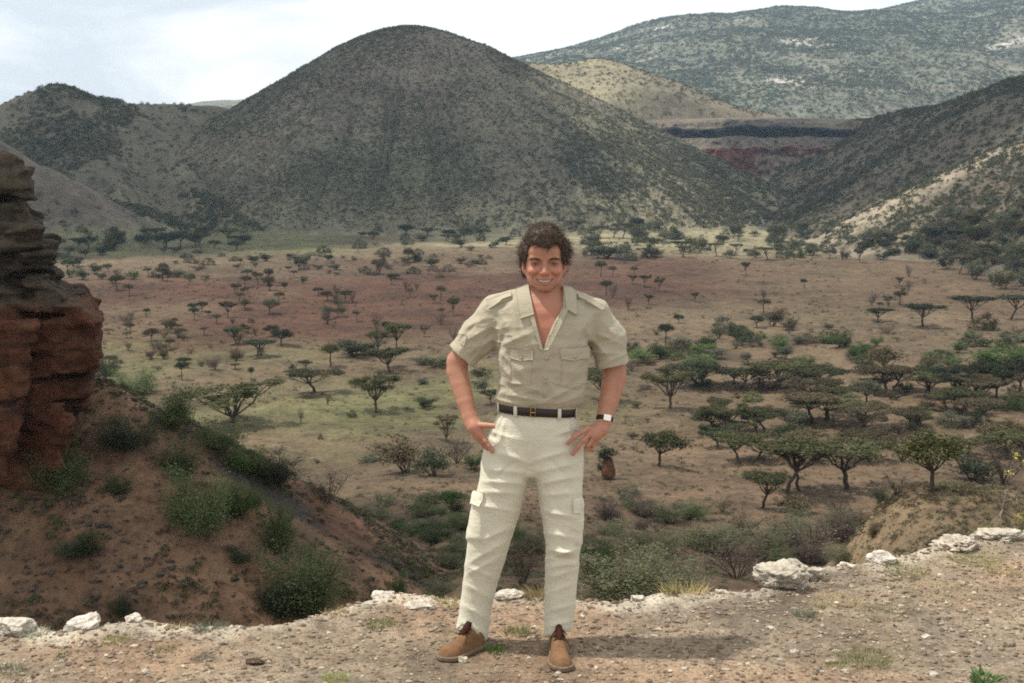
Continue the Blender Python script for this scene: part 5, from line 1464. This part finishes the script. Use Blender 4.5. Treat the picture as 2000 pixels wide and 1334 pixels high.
def f_body(p):
    d = local(p, f_head, head_world((0, .07, -.01))[0], .165)
    neck = rcone(p, Mn(1064, 535, .025), Mn(1064, 600, .045), .063, .070)
    d = smn(d, neck, .018)
    d = smn(d, rcone(p, Mn(1046, 560, .02), Mn(1060, 612, -.05), .012, .010), .03)
    d = smn(d, rcone(p, Mn(1083, 560, .02), Mn(1066, 612, -.05), .012, .010), .03)
    tr = shirt_core(p) + .014
    d = smn(d, tr, .03)
    d = smn(d, local(p, lambda q: chain(q, ARM_L, .004), Mn(930, 715, 0), .32), .01); d = smn(d, local(p, lambda q: chain(q, ARM_R, .004), Mn(1180, 715, 0), .32), .01)
    d = smn(d, local(p, lambda q: f_hand(q, HAND_L), Mn(945, 848, -.07), .13), .010); d = smn(d, local(p, lambda q: f_hand(q, HAND_R), Mn(1150, 850, -.07), .13), .010)
    return np.maximum(d, (0.98 - p[:, 2]) * np.where((proj(p)[0] < 968) | (proj(p)[0] > 1100), 0, 1) - np.where((proj(p)[0] < 968) | (proj(p)[0] > 1100), 1, 0))

def col_body(v):
    q = head_local(v); m = both(q)
    c = np.tile((.365, .170, .104), (len(v), 1))
    n = fbm(v[:, 0] * 60, v[:, 1] * 60, v[:, 2] * 60, seed=121, oct=3)
    c = c * (1 + .14 * n[:, None]) * (1 + .10 * fbm(v[:, 0] * 18, v[:, 1] * 18, v[:, 2] * 18, seed=122, oct=3)[:, None] * np.array([.5, 1, 1]))
    def spot(cen, r, col, w):
        nonlocal c
        k = np.exp(-((((m - np.array(cen)) / np.array(r)) ** 2).sum(1)))
        c = blend(c, col, k * w)
    spot((.045, .01, -.034), (.024, .03, .018), (.45, .155, .105), .75)
    spot((0, -.022, -.035), (.014, .02, .014), (.46, .15, .105), .8)
    spot((.0385, .0, .002), (.022, .02, .011), (.21, .085, .058), .85)  # shade of the eye sockets put into the skin colour
    spot((.034, .0, -.048), (.006, .02, .012), (.26, .095, .065), .6); spot((.047, .01, -.066), (.005, .02, .014), (.27, .10, .07), .5)  # shade in the smile creases, painted as darker skin
    spot((0, .02, -.098), (.05, .05, .030), (.29, .145, .105), .6)
    x = q[:, 0]; k = np.clip(np.abs(x) / .0375, 0, 1); zc = -.0735 + .0108 * k ** 2
    lip = (np.abs(q[:, 2] - zc) < .0125 * (1 - k ** 2 * .7)) & (np.abs(x) < .040) & (q[:, 1] < .02)
    c = blend(c, (.34, .125, .095), lip * .6)
    ins = (np.abs(q[:, 2] - zc) < .0058 * (1 - k ** 2)) & (np.abs(x) < .040) & (q[:, 1] > -.004) & (q[:, 1] < .03)
    c = blend(c, (.10, .02, .018), ins * 1.0)
    # chest and throat redder from the sun
    px, py = proj(v)
    c = blend(c, (.37, .135, .082), sstep(572, 612, py) * (np.abs(px - 1064) < 50) * .7)
    c = blend(c, (.41, .185, .125), sstep(818, 835, py) * .6)
    return np.clip(c, 0, 1)

def mat_skin():
    m, nt, b = new_mat('skin')
    nt.links.new(nattr(nt), b.inputs['Base Color'])
    b.inputs['Roughness'].default_value = .52; b.inputs['Specular IOR Level'].default_value = .4
    b.inputs['Subsurface Weight'].default_value = .12
    b.inputs['Subsurface Radius'].default_value = (.012, .005, .003); b.inputs['Subsurface Scale'].default_value = .6
    nbump(nt, b, nnoise(nt, 260, 3), .25, .002)
    return m

def mat_cloth(name, col, dark, weave=900, mott=12):
    m, nt, b = new_mat(name)
    c = nmix(nt, nramp(nt, nnoise(nt, mott, 5, .6), [(.3, 0.0), (.7, 1.0)]), dark, col)
    c = nmix(nt, nramp(nt, nnoise(nt, weave * .35, 2, .6), [(.3, .0), (.7, .16)]), c, (.12, .11, .09))
    nt.links.new(c, b.inputs['Base Color'])
    b.inputs['Roughness'].default_value = .95; b.inputs['Specular IOR Level'].default_value = .1
    b.inputs['Sheen Weight'].default_value = .15
    n = nbump(nt, b, nnoise(nt, weave * .3, 3, .6), .25, .002)
    n = nbump(nt, b, nnoise(nt, 38, 4, .6), .35, .006, n)
    nbump(nt, b, nramp(nt, nnoise(nt, 13, 4, .6, 'Object', (1, 1, 2.6), 1.2), [(.40, 0.0), (.5, 1.0), (.60, 0.0)]), .20, .006, n)
    return m

M_skin = mat_skin()
M_shirt = mat_cloth('khaki shirt cotton', (.41, .365, .268), (.365, .32, .23))
M_trouser = mat_cloth('pale trouser cotton', (.635, .60, .47), (.565, .53, .41))
M_hair = mat_plain('dark brown hair', (.026, .016, .010), .5, .4, noise=(55, (.095, .060, .038)))
M_brow = mat_plain('eyebrow hair', (.10, .055, .035), .7, .2)
M_belt = mat_plain('dark leather belt', (.018, .010, .008), .45, .4)
M_brass = mat_plain('brass buckle', (.62, .42, .12), .3, .5, 1.0)
M_suede = mat_plain('tan suede', (.205, .115, .060), .95, .1, noise=(45, (.135, .075, .04)), bump=(420, .4, .002))
M_sole = mat_plain('crepe sole', (.20, .15, .10), .9, .1, noise=(60, (.13, .10, .07)))
M_dark = mat_plain('dark laces', (.045, .018, .012), .9, .1)
M_eye = mat_plain('eyeball', (.20, .17, .15), .25, .4)
M_iris = mat_plain('iris', (.03, .025, .022), .2, .5)
M_teeth = mat_plain('teeth', (.74, .68, .54), .3, .4)
M_watch = mat_plain('watch case', (.90, .80, .58), .22, .5, .85)
M_dial = mat_plain('watch dial', (.85, .84, .80), .25, .5)
M_strap = mat_plain('watch strap', (.012, .011, .012), .5, .3)

man = empty('person', tuple(P(1000, 1290, MAN_Y)[:2]) + (0.0,))
tag(man, 'smiling man in khaki shirt and pale trousers standing with hands on hips at the rim', 'person')

def mkid(o):
    o.matrix_parent_inverse = man.matrix_world.inverted()
    return o
man_loc = np.array(man.location)

def mpart(name, fn, pts, pad, h, mat, parent=None, colfn=None):
    lo, hi = box_of(pts, pad)
    v, f = surf(fn, lo, hi, h)
    me = mesh_np(name, v - man_loc, f)
    if colfn is not None: vcol(me, colfn(v.astype(np.float32)))
    return obj(name, me, mat, parent or man)

body = mpart('body', f_body, [Mn(862, 440, -.13), Mn(1232, 895, .16)], .012, .0027, M_skin, None, col_body)
shirt = mpart('shirt', f_shirt, [Mn(872, 552, -.14), Mn(1230, 818, .15)], .012, .0033, M_shirt)
trousers = mpart('trousers', f_trousers, [Mn(882, 800, -.15), Mn(1146, 1258, .14)], .012, .0036, M_trouser)

def raw(name, v, f, mat, parent=None, smooth=True):
    return obj(name, mesh_np(name, np.asarray(v, float) - man_loc, f, smooth), mat, parent or man)

# ---- pieces laid onto the cloth: follow the surface under them
def drape(px, py, fn, start=-.2):
    o = CAM.astype(np.float32)
    tgt = np.array([P(a, b, MAN_Y) for a, b in zip(px, py)])
    dr = tgt - o; L = np.linalg.norm(dr, axis=1); dr = dr / L[:, None]
    t = L + start
    for _ in range(15): t = t + np.clip(fn((o + dr * t[:, None]).astype(np.float32)), -.02, .06) * .92
    p = o + dr * t[:, None]
    e = 2e-3
    g = np.stack([fn((p + np.eye(3)[k] * e).astype(np.float32)) - fn((p - np.eye(3)[k] * e).astype(np.float32)) for k in range(3)], 1)
    g /= np.linalg.norm(g, axis=1)[:, None] + 1e-9
    return p, g

def patch(name, corners, fn, mat, parent, th=.004, lift=.0, nu=14, nv=10, tip=None, bow=0.0):
    """thin cloth piece over a quadrilateral of the surface (corners A B C D)"""
    A, B, C, D = [np.array(c, float) for c in corners]
    s, t = np.meshgrid(np.linspace(0, 1, nu), np.linspace(0, 1, nv), indexing='ij')
    s, t = s.ravel()[:, None], t.ravel()[:, None]
    uv = A * (1 - s) * (1 - t) + B * s * (1 - t) + C * s * t + D * (1 - s) * t
    if tip is not None: uv[:, 1:2] += tip * (1 - np.abs(2 * s - 1)) * t
    p, g = drape(uv[:, 0], uv[:, 1], fn)
    edge = (lift * t) + bow * np.sin(s * math.pi) * t
    top = p + g * (th + edge); bot = p + g * (-.003 + edge * .5)
    f = grid_faces(nu, nv); n = nu * nv
    ring = [i * nv for i in range(nu)] + [(nu - 1) * nv + j for j in range(1, nv)] + [i * nv + nv - 1 for i in range(nu - 2, -1, -1)] + [j for j in range(nv - 2, 0, -1)]
    side = [(ring[i], ring[(i + 1) % len(ring)], ring[(i + 1) % len(ring)] + n, ring[i] + n) for i in range(len(ring))]
    return raw(name, np.concatenate([top, bot]), np.concatenate([f, f[:, ::-1] + n, np.array(side)]), mat, parent)

def f_sh2(p): return f_shirt(p)
pk = patch('pocket_flap', [(994, 680), (1042, 683), (1041, 702), (996, 699)], f_sh2, M_shirt, shirt, .0045, .003, tip=4)
pk = patch('pocket_flap', [(1093, 680), (1149, 676), (1149, 698), (1096, 701)], f_sh2, M_shirt, shirt, .0045, .003, tip=4)
patch('pocket', [(997, 702), (1040, 705), (1036, 752), (998, 748)], f_sh2, M_shirt, shirt, .0012, .0)
patch('pocket', [(1097, 702), (1147, 700), (1143, 748), (1096, 752)], f_sh2, M_shirt, shirt, .0012, .0)
patch('collar', [(1032, 559), (1043, 614), (1017, 624), (1009, 571)], shirt_core, M_shirt, shirt, .011, .009, nu=18)
patch('collar', [(1099, 560), (1105, 606), (1125, 617), (1122, 574)], shirt_core, M_shirt, shirt, .011, .009, nu=18)
patch('lapel', [(1101, 600), (1062, 684), (1071, 682), (1110, 606)], shirt_core, M_shirt, shirt, .008, .003, nu=18, nv=6)
patch('lapel', [(1043, 616), (1061, 686), (1054, 680), (1035, 620)], shirt_core, M_shirt, shirt, .008, .002, nu=18, nv=6)
patch('epaulette', [(1000, 574), (953, 588), (956, 604), (1001, 583)], shirt_core, M_shirt, shirt, .012, .004, nu=18, nv=6, bow=.006)
patch('epaulette', [(1126, 577), (1180, 600), (1172, 606), (1128, 586)], shirt_core, M_shirt, shirt, .012, .004, nu=18, nv=6, bow=.004)
patch('sleeve_tab', [(905, 652), (913, 658), (907, 676), (899, 669)], f_sh2, M_shirt, shirt, .004, .002, nu=6, nv=8)

def disc(name, px, py, r, fn, mat, parent, th=.003, lift=.004):
    p, g = drape(np.array([px]), np.array([py]), fn)
    z = Vector(g[0]); x = z.orthogonal().normalized(); y = z.cross(x)
    V = []
    for k, (rr_, hh) in enumerate(((r, lift), (r, lift + th * .6), (r * .8, lift + th))):
        for a in range(14): V.append(np.array(Vector(p[0]) + (x * math.cos(a * math.tau / 14) + y * math.sin(a * math.tau / 14)) * rr_ + z * hh))
    f = [(k * 14 + a, k * 14 + (a + 1) % 14, (k + 1) * 14 + (a + 1) % 14, (k + 1) * 14 + a) for k in range(2) for a in range(14)]
    V.append(np.array(Vector(p[0]) + z * (lift + th)))
    f += [(28 + a, 28 + (a + 1) % 14, 42, 42) for a in range(14)]
    me = bpy.data.meshes.new(name); me.from_pydata([tuple(v - man_loc) for v in V], [], [tuple(dict.fromkeys(q)) for q in f]); me.shade_smooth()
    return obj(name, me, mat, parent)
M_button = mat_plain('button', (.30, .25, .17), .4, .4)
for px_, py_ in ((1062, 700), (1060, 738), (1057, 774)): disc('button', px_ + 6, py_, .006, f_sh2, M_button, shirt)
for px_, py_ in ((1019, 699), (1122, 697), (996, 579), (1131, 582)): disc('button', px_, py_, .0055, f_sh2, M_button, shirt, lift=.009)

def f_tr2(p): return f_trousers(p)
patch('cargo_flap', [(926, 958), (946, 962), (938, 988), (923, 984)], f_tr2, M_trouser, trousers, .008, .004, nu=10, nv=10)
patch('cargo_flap', [(1119, 974), (1133, 972), (1133, 1001), (1121, 1003)], f_tr2, M_trouser, trousers, .006, .003, nu=10, nv=10)

# ---- belt
def belt_ring(pxl, pxr, front, back, py0, py1, name, mat, parent, grow=0.0, a0=0, a1=360, n=72):
    V = []
    cx = ((pxl + pxr) / 2 - 1000) / FPX * MAN_Y; a = (pxr - pxl) / 2 / FPX * MAN_Y + grow; b = (back - front) / 2 + grow; cy = MAN_Y + (front + back) / 2
    z0, z1 = P(1050, py0, MAN_Y + front)[2], P(1050, py1, MAN_Y + front)[2]
    ang = np.radians(np.linspace(a0, a1, n + 1))
    ex = 2 / 2.4
    for t in ang:
        x = cx + a * np.sign(math.cos(t)) * abs(math.cos(t)) ** ex; y = cy - b * np.sign(math.sin(t)) * abs(math.sin(t)) ** ex
        tilt = 0.012 * math.cos(t)                       # the belt sits a little lower on one hip
        nx, ny = math.cos(t), -math.sin(t)
        zt, zb = z0 - tilt, z1 - tilt
        V += [(x - nx * .004, y - ny * .004, zb), (x, y, zb + .002), (x, y, zt - .002), (x - nx * .004, y - ny * .004, zt)]
    f = [(i * 4 + k, (i + 1) * 4 + k, (i + 1) * 4 + (k + 1) % 4, i * 4 + (k + 1) % 4) for i in range(n) for k in range(4)]
    return raw(name, V, np.array(f), mat, parent)
belt = belt_ring(974, 1125, -.098, .090, 797.5, 814, 'belt', M_belt, man, .009)
for a in (62, 118, 20, 160): belt_ring(974, 1125, -.098, .090, 795, 817, 'belt_loop', M_trouser, trousers, .013, a - 2.6, a + 2.6, 4)

bp = [P(px_, py_, MAN_Y - .118) for px_, py_ in ((1036.5, 796.5), (1045.5, 796.5), (1045.5, 815), (1036.5, 815))]
v, f = tube_np(bp, .0022, 6, True)
raw('buckle', v, f, M_brass, belt)
v, f = tube_np([P(1036.5, 806, MAN_Y - .119), P(1046, 806, MAN_Y - .119)], .0016, 6)
raw('buckle_prong', v, f, M_brass, belt)

# ---- shoes
def ground_pt(px, py, z=0.0):
    r = P(px, py, 1.0) - CAM
    return CAM + r * ((z - CAM[2]) / r[2])

def shoe(heel, toe, ankle_px, side, dark_heel):
    h = ground_pt(*heel); t = ground_pt(*toe)
    fw = (t - h); L = np.linalg.norm(fw); fw = fw / L
    fw = fw.astype(np.float32); rt = np.array([fw[1], -fw[0], 0], np.float32)
    def loc(p):
        q = p - h.astype(np.float32)
        return np.stack([q @ rt, q @ fw, q[:, 2]], 1)
    S = L / .285
    def outline(q):
        y = q[:, 1] / S
        w = np.interp(y, [0, .04, .10, .16, .21, .25, .275, .285], [.026, .036, .036, .041, .048, .046, .033, .012])
        cx = np.interp(y, [0, .1, .2, .285], [0, 0, .004 * side, -.006 * side])
        return np.maximum(np.abs(q[:, 0] - cx) - w, np.maximum(-q[:, 1] - .002, q[:, 1] - .288 * S))
    def f_sole(p):
        q = loc(p)
        return smx(outline(q) - .004, np.abs(q[:, 2] - .009) - .0095, .004)
    def f_up(p):
        q = loc(p); y = q[:, 1] / S
        top = np.interp(y, [0, .03, .08, .11, .15, .19, .23, .26, .285], [.092, .102, .104, .098, .078, .064, .056, .047, .026])
        w = np.interp(y, [0, .04, .10, .16, .21, .25, .275, .285], [.024, .035, .035, .040, .046, .044, .031, .010])
        cx = np.interp(y, [0, .1, .2, .285], [0, 0, .004 * side, -.006 * side])
        zz = np.clip(q[:, 2] / top, 0, 1.4)
        wid = w * (1 - .55 * np.clip(zz, 0, 1) ** 2.6)
        d = smx((np.abs(q[:, 0] - cx) - wid) * .8, (q[:, 2] - top) * .8, .016)
        d = smx(d, np.maximum(-q[:, 1], q[:, 1] - .285 * S), .012)
        d = smx(d, .010 - q[:, 2], .004)
        # opening at the ankle and creases over the instep
        hole = rcone(q, (0, .055 * S, .060), (0, .055 * S, .16), .024, .030)
        d = smx(d, -hole, .004)
        d = d - .002 * np.exp(-((y - .175 - .2 * np.abs(q[:, 0])) / .004) ** 2) + .002 * np.exp(-((y - .185) / .004) ** 2)
        # seam between vamp and quarters
        d = d + .0018 * np.exp(-((y - .135 - .35 * np.abs(q[:, 0] - cx)) / .0025) ** 2) * (q[:, 2] > .03)
        return d
    c = (h + t) / 2
    lo, hi = c - np.array([.19, .19, .03]), c + np.array([.19, .19, .14]); lo[2], hi[2] = -.012, .125
    v, f = surf(f_up, lo, hi, .0028)
    sh = raw('shoe', v, f, M_suede)
    v, f = surf(f_sole, lo, hi, .0028)
    raw('sole', v, f, M_sole, sh)
    def W(x, y, z): return h + rt * x + fw * y * S + np.array([0, 0, z])
    # tongue and laces
    v, f = tube_np([W(0, .088, .125), W(0, .105, .104), W(0, .125, .090), W(0, .142, .079)], [.012, .017, .016, .008], 10)
    raw('tongue', v, f, M_dark, sh)
    for k, (yy, zz) in enumerate(((.106, .112), (.121, .100), (.136, .088))):
        v, f = tube_np([W(-.024, yy - .004, zz - .016), W(-.012, yy, zz - .001), W(.012, yy + .004, zz - .001), W(.024, yy, zz - .016)], .0026, 6)
        raw('lace', v, f, M_dark, sh)
    for s2 in (-1, 1):
        lp = [W(0, .108, .113), W(.016 * s2, .122, .116), W(.030 * s2, .134, .098), W(.022 * s2, .134, .088), W(.004 * s2, .114, .106)]
        v, f = tube_np(lp, .0022, 6); raw('lace', v, f, M_dark, sh)
    v, f = tube_np([W(0, .108, .112), W(-.028, .14, .080), W(-.044, .165, .052)], .0018, 6); raw('lace', v, f, M_dark, sh)
    return sh
shoe((941, 1262), (862, 1291), None, -1, True)
shoe((1088, 1262), (1098, 1312), None, 1, False)

# ---- eyes, brows, teeth
def uvs(c, r, name, mat, parent, n=16, sc=(1, 1, 1)):
    bm = bmesh.new(); bmesh.ops.create_uvsphere(bm, u_segments=n, v_segments=n // 2 + 2, radius=1.0)
    for v in bm.verts: v.co = Vector((v.co.x * r * sc[0], v.co.y * r * sc[1], v.co.z * r * sc[2])) + Vector(c - man_loc)
    me = bpy.data.meshes.new(name); bm.to_mesh(me); bm.free(); me.shade_smooth()
    return obj(name, me, mat, parent)
for sx in (-1, 1):
    lash = [head_world((sx * (.0385 + .0175 * a), .0005 + .006 * a * a, .0022 - .0040 * a * a - .0012 * a))[0] for a in np.linspace(-1, 1, 9)]
    v, f = tube_np(lash, [.0004, .0009, .0013, .0015, .0015, .0015, .0014, .001, .0005], 6)
    raw('eyelashes', v, f, M_iris, body)
for sx in (-1, 1):
    e = uvs(head_world((.0385 * sx, .0120, -.0002))[0], .0122, 'eye', M_eye, body)
    uvs(head_world((.0385 * sx, .0015, -.0004))[0], .0056, 'iris', M_iris, e, 12, (1, .45, 1))
tv = []
for i in range(17):
    x = -.031 + .062 * i / 16; k = abs(x) / .0375
    zc = -.0735 + .0108 * k * k
    for dy_, dz_ in ((0, .0075), (-.0015, .003), (-.001, -.0035), (.003, -.005)): tv.append(head_world((x, -.002 + .017 * k * k + dy_, zc + dz_))[0])
raw('teeth', tv, grid_faces(17, 4), M_teeth, body)

def strands(name, roots, dirs, length, rad, curl, mat, parent, seg=5, seed=1, sides=3):
    rg = np.random.default_rng(seed)
    Vs, Fs, off = [], [], 0
    n = len(roots)
    roots = np.asarray(roots, float); d = np.asarray(dirs, float)
    pos = roots.copy(); pts = [pos.copy()]
    ax = rg.normal(size=(n, 3)); ax /= np.linalg.norm(ax, axis=1)[:, None]
    for k in range(seg):
        d = d + np.cross(ax, d) * curl * (0.6 + .8 * rg.random((n, 1))) + rg.normal(size=(n, 3)) * .10
        d[:, 2] -= .06
        d /= np.linalg.norm(d, axis=1)[:, None]
        pos = pos + d * (length / seg)[:, None]; pts.append(pos.copy())
    pts = np.stack(pts, 1)
    tang = np.gradient(pts, axis=1); tang /= np.linalg.norm(tang, axis=2)[..., None] + 1e-9
    a = np.cross(tang, np.array([.37, .61, .7])); a /= np.linalg.norm(a, axis=2)[..., None] + 1e-9
    b = np.cross(tang, a)
    r = rad * np.linspace(1, .35, seg + 1)[None, :, None]
    rings = np.stack([pts + (a * math.cos(math.tau * s / sides) + b * math.sin(math.tau * s / sides)) * r for s in range(sides)], 2)
    V = rings.reshape(-1, 3)
    base = (np.arange(n) * (seg + 1) * sides)[:, None, None]
    i = np.arange(seg)[None, :, None]; s = np.arange(sides)[None, None, :]
    q = np.stack([base + i * sides + s, base + i * sides + (s + 1) % sides, base + (i + 1) * sides + (s + 1) % sides, base + (i + 1) * sides + s], -1).reshape(-1, 4)
    return raw(name, V, q, mat, parent)

for sx in (-1, 1):
    t = RNG.random(150)
    xx = .0155 + .042 * t; zz = .0160 + .0060 * np.sin(t * 2.6) - .006 * t * t + RNG.normal(size=150) * .0011
    q = np.stack([sx * xx, np.full(150, -.02), zz], 1)
    w = head_world(q).astype(np.float32)
    for _ in range(25): w = (w + np.array([[0, 1, 0]]) * np.clip(f_head(w), -.01, .01)[:, None]).astype(np.float32)
    dd = np.tile((sx * .9, -.12, .25), (150, 1)) + RNG.normal(size=(150, 3)) * .15
    strands('eyebrow', w, dd, np.full(150, .011), .00048, .1, M_brow, body, 3, 5 + sx)

# ---- hair: curly mass with loose curls on top
def hair_shape(p):
    q = head_local(p); m = both(q)
    d = ell(q, (0, .100, .046), (.088, .110, .099))
    d = smn(d, ell(q, (0, .040, .100), (.066, .056, .046)), .03)
    d = smn(d, ell(q, (-.006, .010, .080), (.040, .030, .027)), .02)
    d = smn(d, ell(m, (.080, .095, .030), (.026, .046, .050)), .02)
    d = smn(d, ell(q, (0, .150, -.030), (.078, .050, .060)), .03)
    d = smn(d, rcone(q, (-.080, .110, -.020), (-.074, .112, -.066), .020, .012), .02)
    d = smn(d, rcone(q, (.076, .120, -.020), (.070, .122, -.060), .018, .010), .02)
    # hairline: forehead and face stay free
    face = ell(m, (.0, -.01, .006), (.078, .072, .062))
    face = smn(face, ell(m, (.046, -.005, .050), (.030, .056, .030)), .014)
    face = smn(face, ell(m, (.0, .02, -.05), (.078, .056, .070)), .02)
    ear = ell(m, (.090, .080, -.025), (.022, .030, .030))
    d = smx(d, -face, .010)
    return smx(d, -ear, .008)

def f_hair(p):
    q = head_local(p)
    d = hair_shape(p)
    c1 = np.abs(fbm(q[:, 0] * 24 + 9 * q[:, 2], q[:, 1] * 24, q[:, 2] * 20, seed=131, oct=2))
    c2 = np.abs(fbm(q[:, 0] * 85 + q[:, 2] * 20, q[:, 1] * 85, q[:, 2] * 60, seed=132, oct=2))
    return d + .011 * (1 - c1 * 2.2) * .8 - .003 + .004 * (c2 - .3)

lo, hi = box_of(head_world([(-.14, -.05, -.12), (.14, .24, .18)]), .01)
hv, hf = surf(f_hair, lo, hi, .0027)
hair = raw('hair', hv, hf, M_hair)
sel = RNG.choice(len(hv), 5200, replace=False)
hp = hv[sel]; cen = head_world((0, .09, .03))[0]
hd = hp - cen; hd /= np.linalg.norm(hd, axis=1)[:, None]
ok = ~((head_local(hp.astype(np.float32))[:, 1] < .02) & (head_local(hp.astype(np.float32))[:, 2] < .03))
strands('curls', hp[ok], hd[ok] * .8 + np.array([.12, 0, .25]) + RNG.normal(size=(ok.sum(), 3)) * .65, (.016 + .022 * RNG.random(ok.sum())), .0008, .42, M_hair, hair, 6, 9)

# ---- wristwatch on the left wrist (right in the picture)
wa, wb = Mn(*ARM_R[-2][:3]), Mn(*ARM_R[-1][:3])
ax = Vector((wb - wa).tolist()).normalized()
wc = Vector(((wa * .45 + wb * .55)).tolist())
toc = (Vector(CAM.tolist()) - wc).normalized(); toc = (toc - ax * toc.dot(ax)).normalized()
sd = ax.cross(toc)
watch = empty('wristwatch', tuple(wc))
watch.parent = man; watch.location = wc - man.location
WV = []
for i in range(40):
    a = math.tau * i / 40
    dr_ = toc * math.cos(a) + sd * math.sin(a)
    for k, (h_, r_) in enumerate(((-.009, .0335), (-.009, .0360), (.009, .0352), (.009, .0325))): WV.append(tuple(dr_ * r_ + ax * h_))
wf = [(i * 4 + k, ((i + 1) % 40) * 4 + k, ((i + 1) % 40) * 4 + (k + 1) % 4, i * 4 + (k + 1) % 4) for i in range(40) for k in range(4)]
obj('strap', mesh_np('strap', WV, wf), M_strap, watch)
def boxm(name, c, hx, hy, hz, X, Y, Z, mat, parent, bev=.0015):
    bm = bmesh.new(); bmesh.ops.create_cube(bm, size=2)
    for v in bm.verts: v.co = Vector((v.co.x * hx, v.co.y * hy, v.co.z * hz))
    bmesh.ops.bevel(bm, geom=bm.edges[:], offset=bev, segments=2, affect='EDGES')
    for v in bm.verts: v.co = Vector(c) + X * v.co.x + Y * v.co.y + Z * v.co.z
    me = bpy.data.meshes.new(name); bm.to_mesh(me); bm.free()
    return obj(name, me, mat, parent)
wd = (toc + sd * -.28).normalized(); ws = ax.cross(wd)
case = boxm('case', wd * .0375, .0155, .0120, .0040, ws, ax, wd, M_watch, watch)
boxm('dial', wd * .0418, .0125, .0092, .0006, ws, ax, wd, M_dial, case, .0003)
# ------------------------------------------------------------------ clouds overhead (out of the picture) whose shadows lie on the hills
def cloud(cx, cy, rx_, ry_, label, seed, alt=950.0):
    t = alt / SUN_DIR.z
    c = Vector((cx, cy, 0)) + SUN_DIR * t
    bm = bmesh.new(); bmesh.ops.create_icosphere(bm, subdivisions=5, radius=1)
    V = np.array([v.co[:] for v in bm.verts]); F = np.array([[v.index for v in f.verts] for f in bm.faces]); bm.free()
    n = fbm(V[:, 0] * 2.2 + seed, V[:, 1] * 2.2, V[:, 2] * 2.2, seed=seed, oct=5)
    V = V * (1 + .45 * n)[:, None]
    V[:, 2] = np.where(V[:, 2] < 0, V[:, 2] * .3, V[:, 2])
    V = V * np.array([rx_, ry_, min(rx_, ry_) * .45])
    m = bpy.data.materials.get('cloud') or mat_plain('cloud', (.9, .9, .9), 1.0, 0.0)
    tag(obj('cloud', mesh_np('cloud', V, F), m, None, tuple(c)), label, kind='structure')
cloud(-188, 665, 195, 240, 'broad cloud over the cone', 71)
cloud(205, 700, 95, 190, 'cloud over the right crater wall', 72)
cloud(-38, 64, 36, 40, 'small unseen cloud added to darken the left spur', 73)  # out of view, put in only to cast shade on the spur

# ------------------------------------------------------------------ air between here and the far mountain
def haze():
    lo, hi = Vector((-2400, -60, -62)), Vector((2400, 3300, 345))
    bm = bmesh.new(); bmesh.ops.create_cube(bm, size=1)
    for v in bm.verts: v.co = Vector((lo[k] if v.co[k] < 0 else hi[k] for k in range(3)))
    me = bpy.data.meshes.new('haze'); bm.to_mesh(me); bm.free()
    m = bpy.data.materials.new('haze'); m.use_nodes = True; nt = m.node_tree; nt.nodes.clear()
    v = nt.nodes.new('ShaderNodeVolumePrincipled'); o = nt.nodes.new('ShaderNodeOutputMaterial')
    v.inputs['Color'].default_value = (.56, .77, 1.0, 1); v.inputs['Density'].default_value = .00011; v.inputs['Anisotropy'].default_value = .2
    nt.links.new(v.outputs[0], o.inputs['Volume'])
    tag(obj('haze', me, m), 'thin bluish haze', 'haze', kind='stuff')
haze()
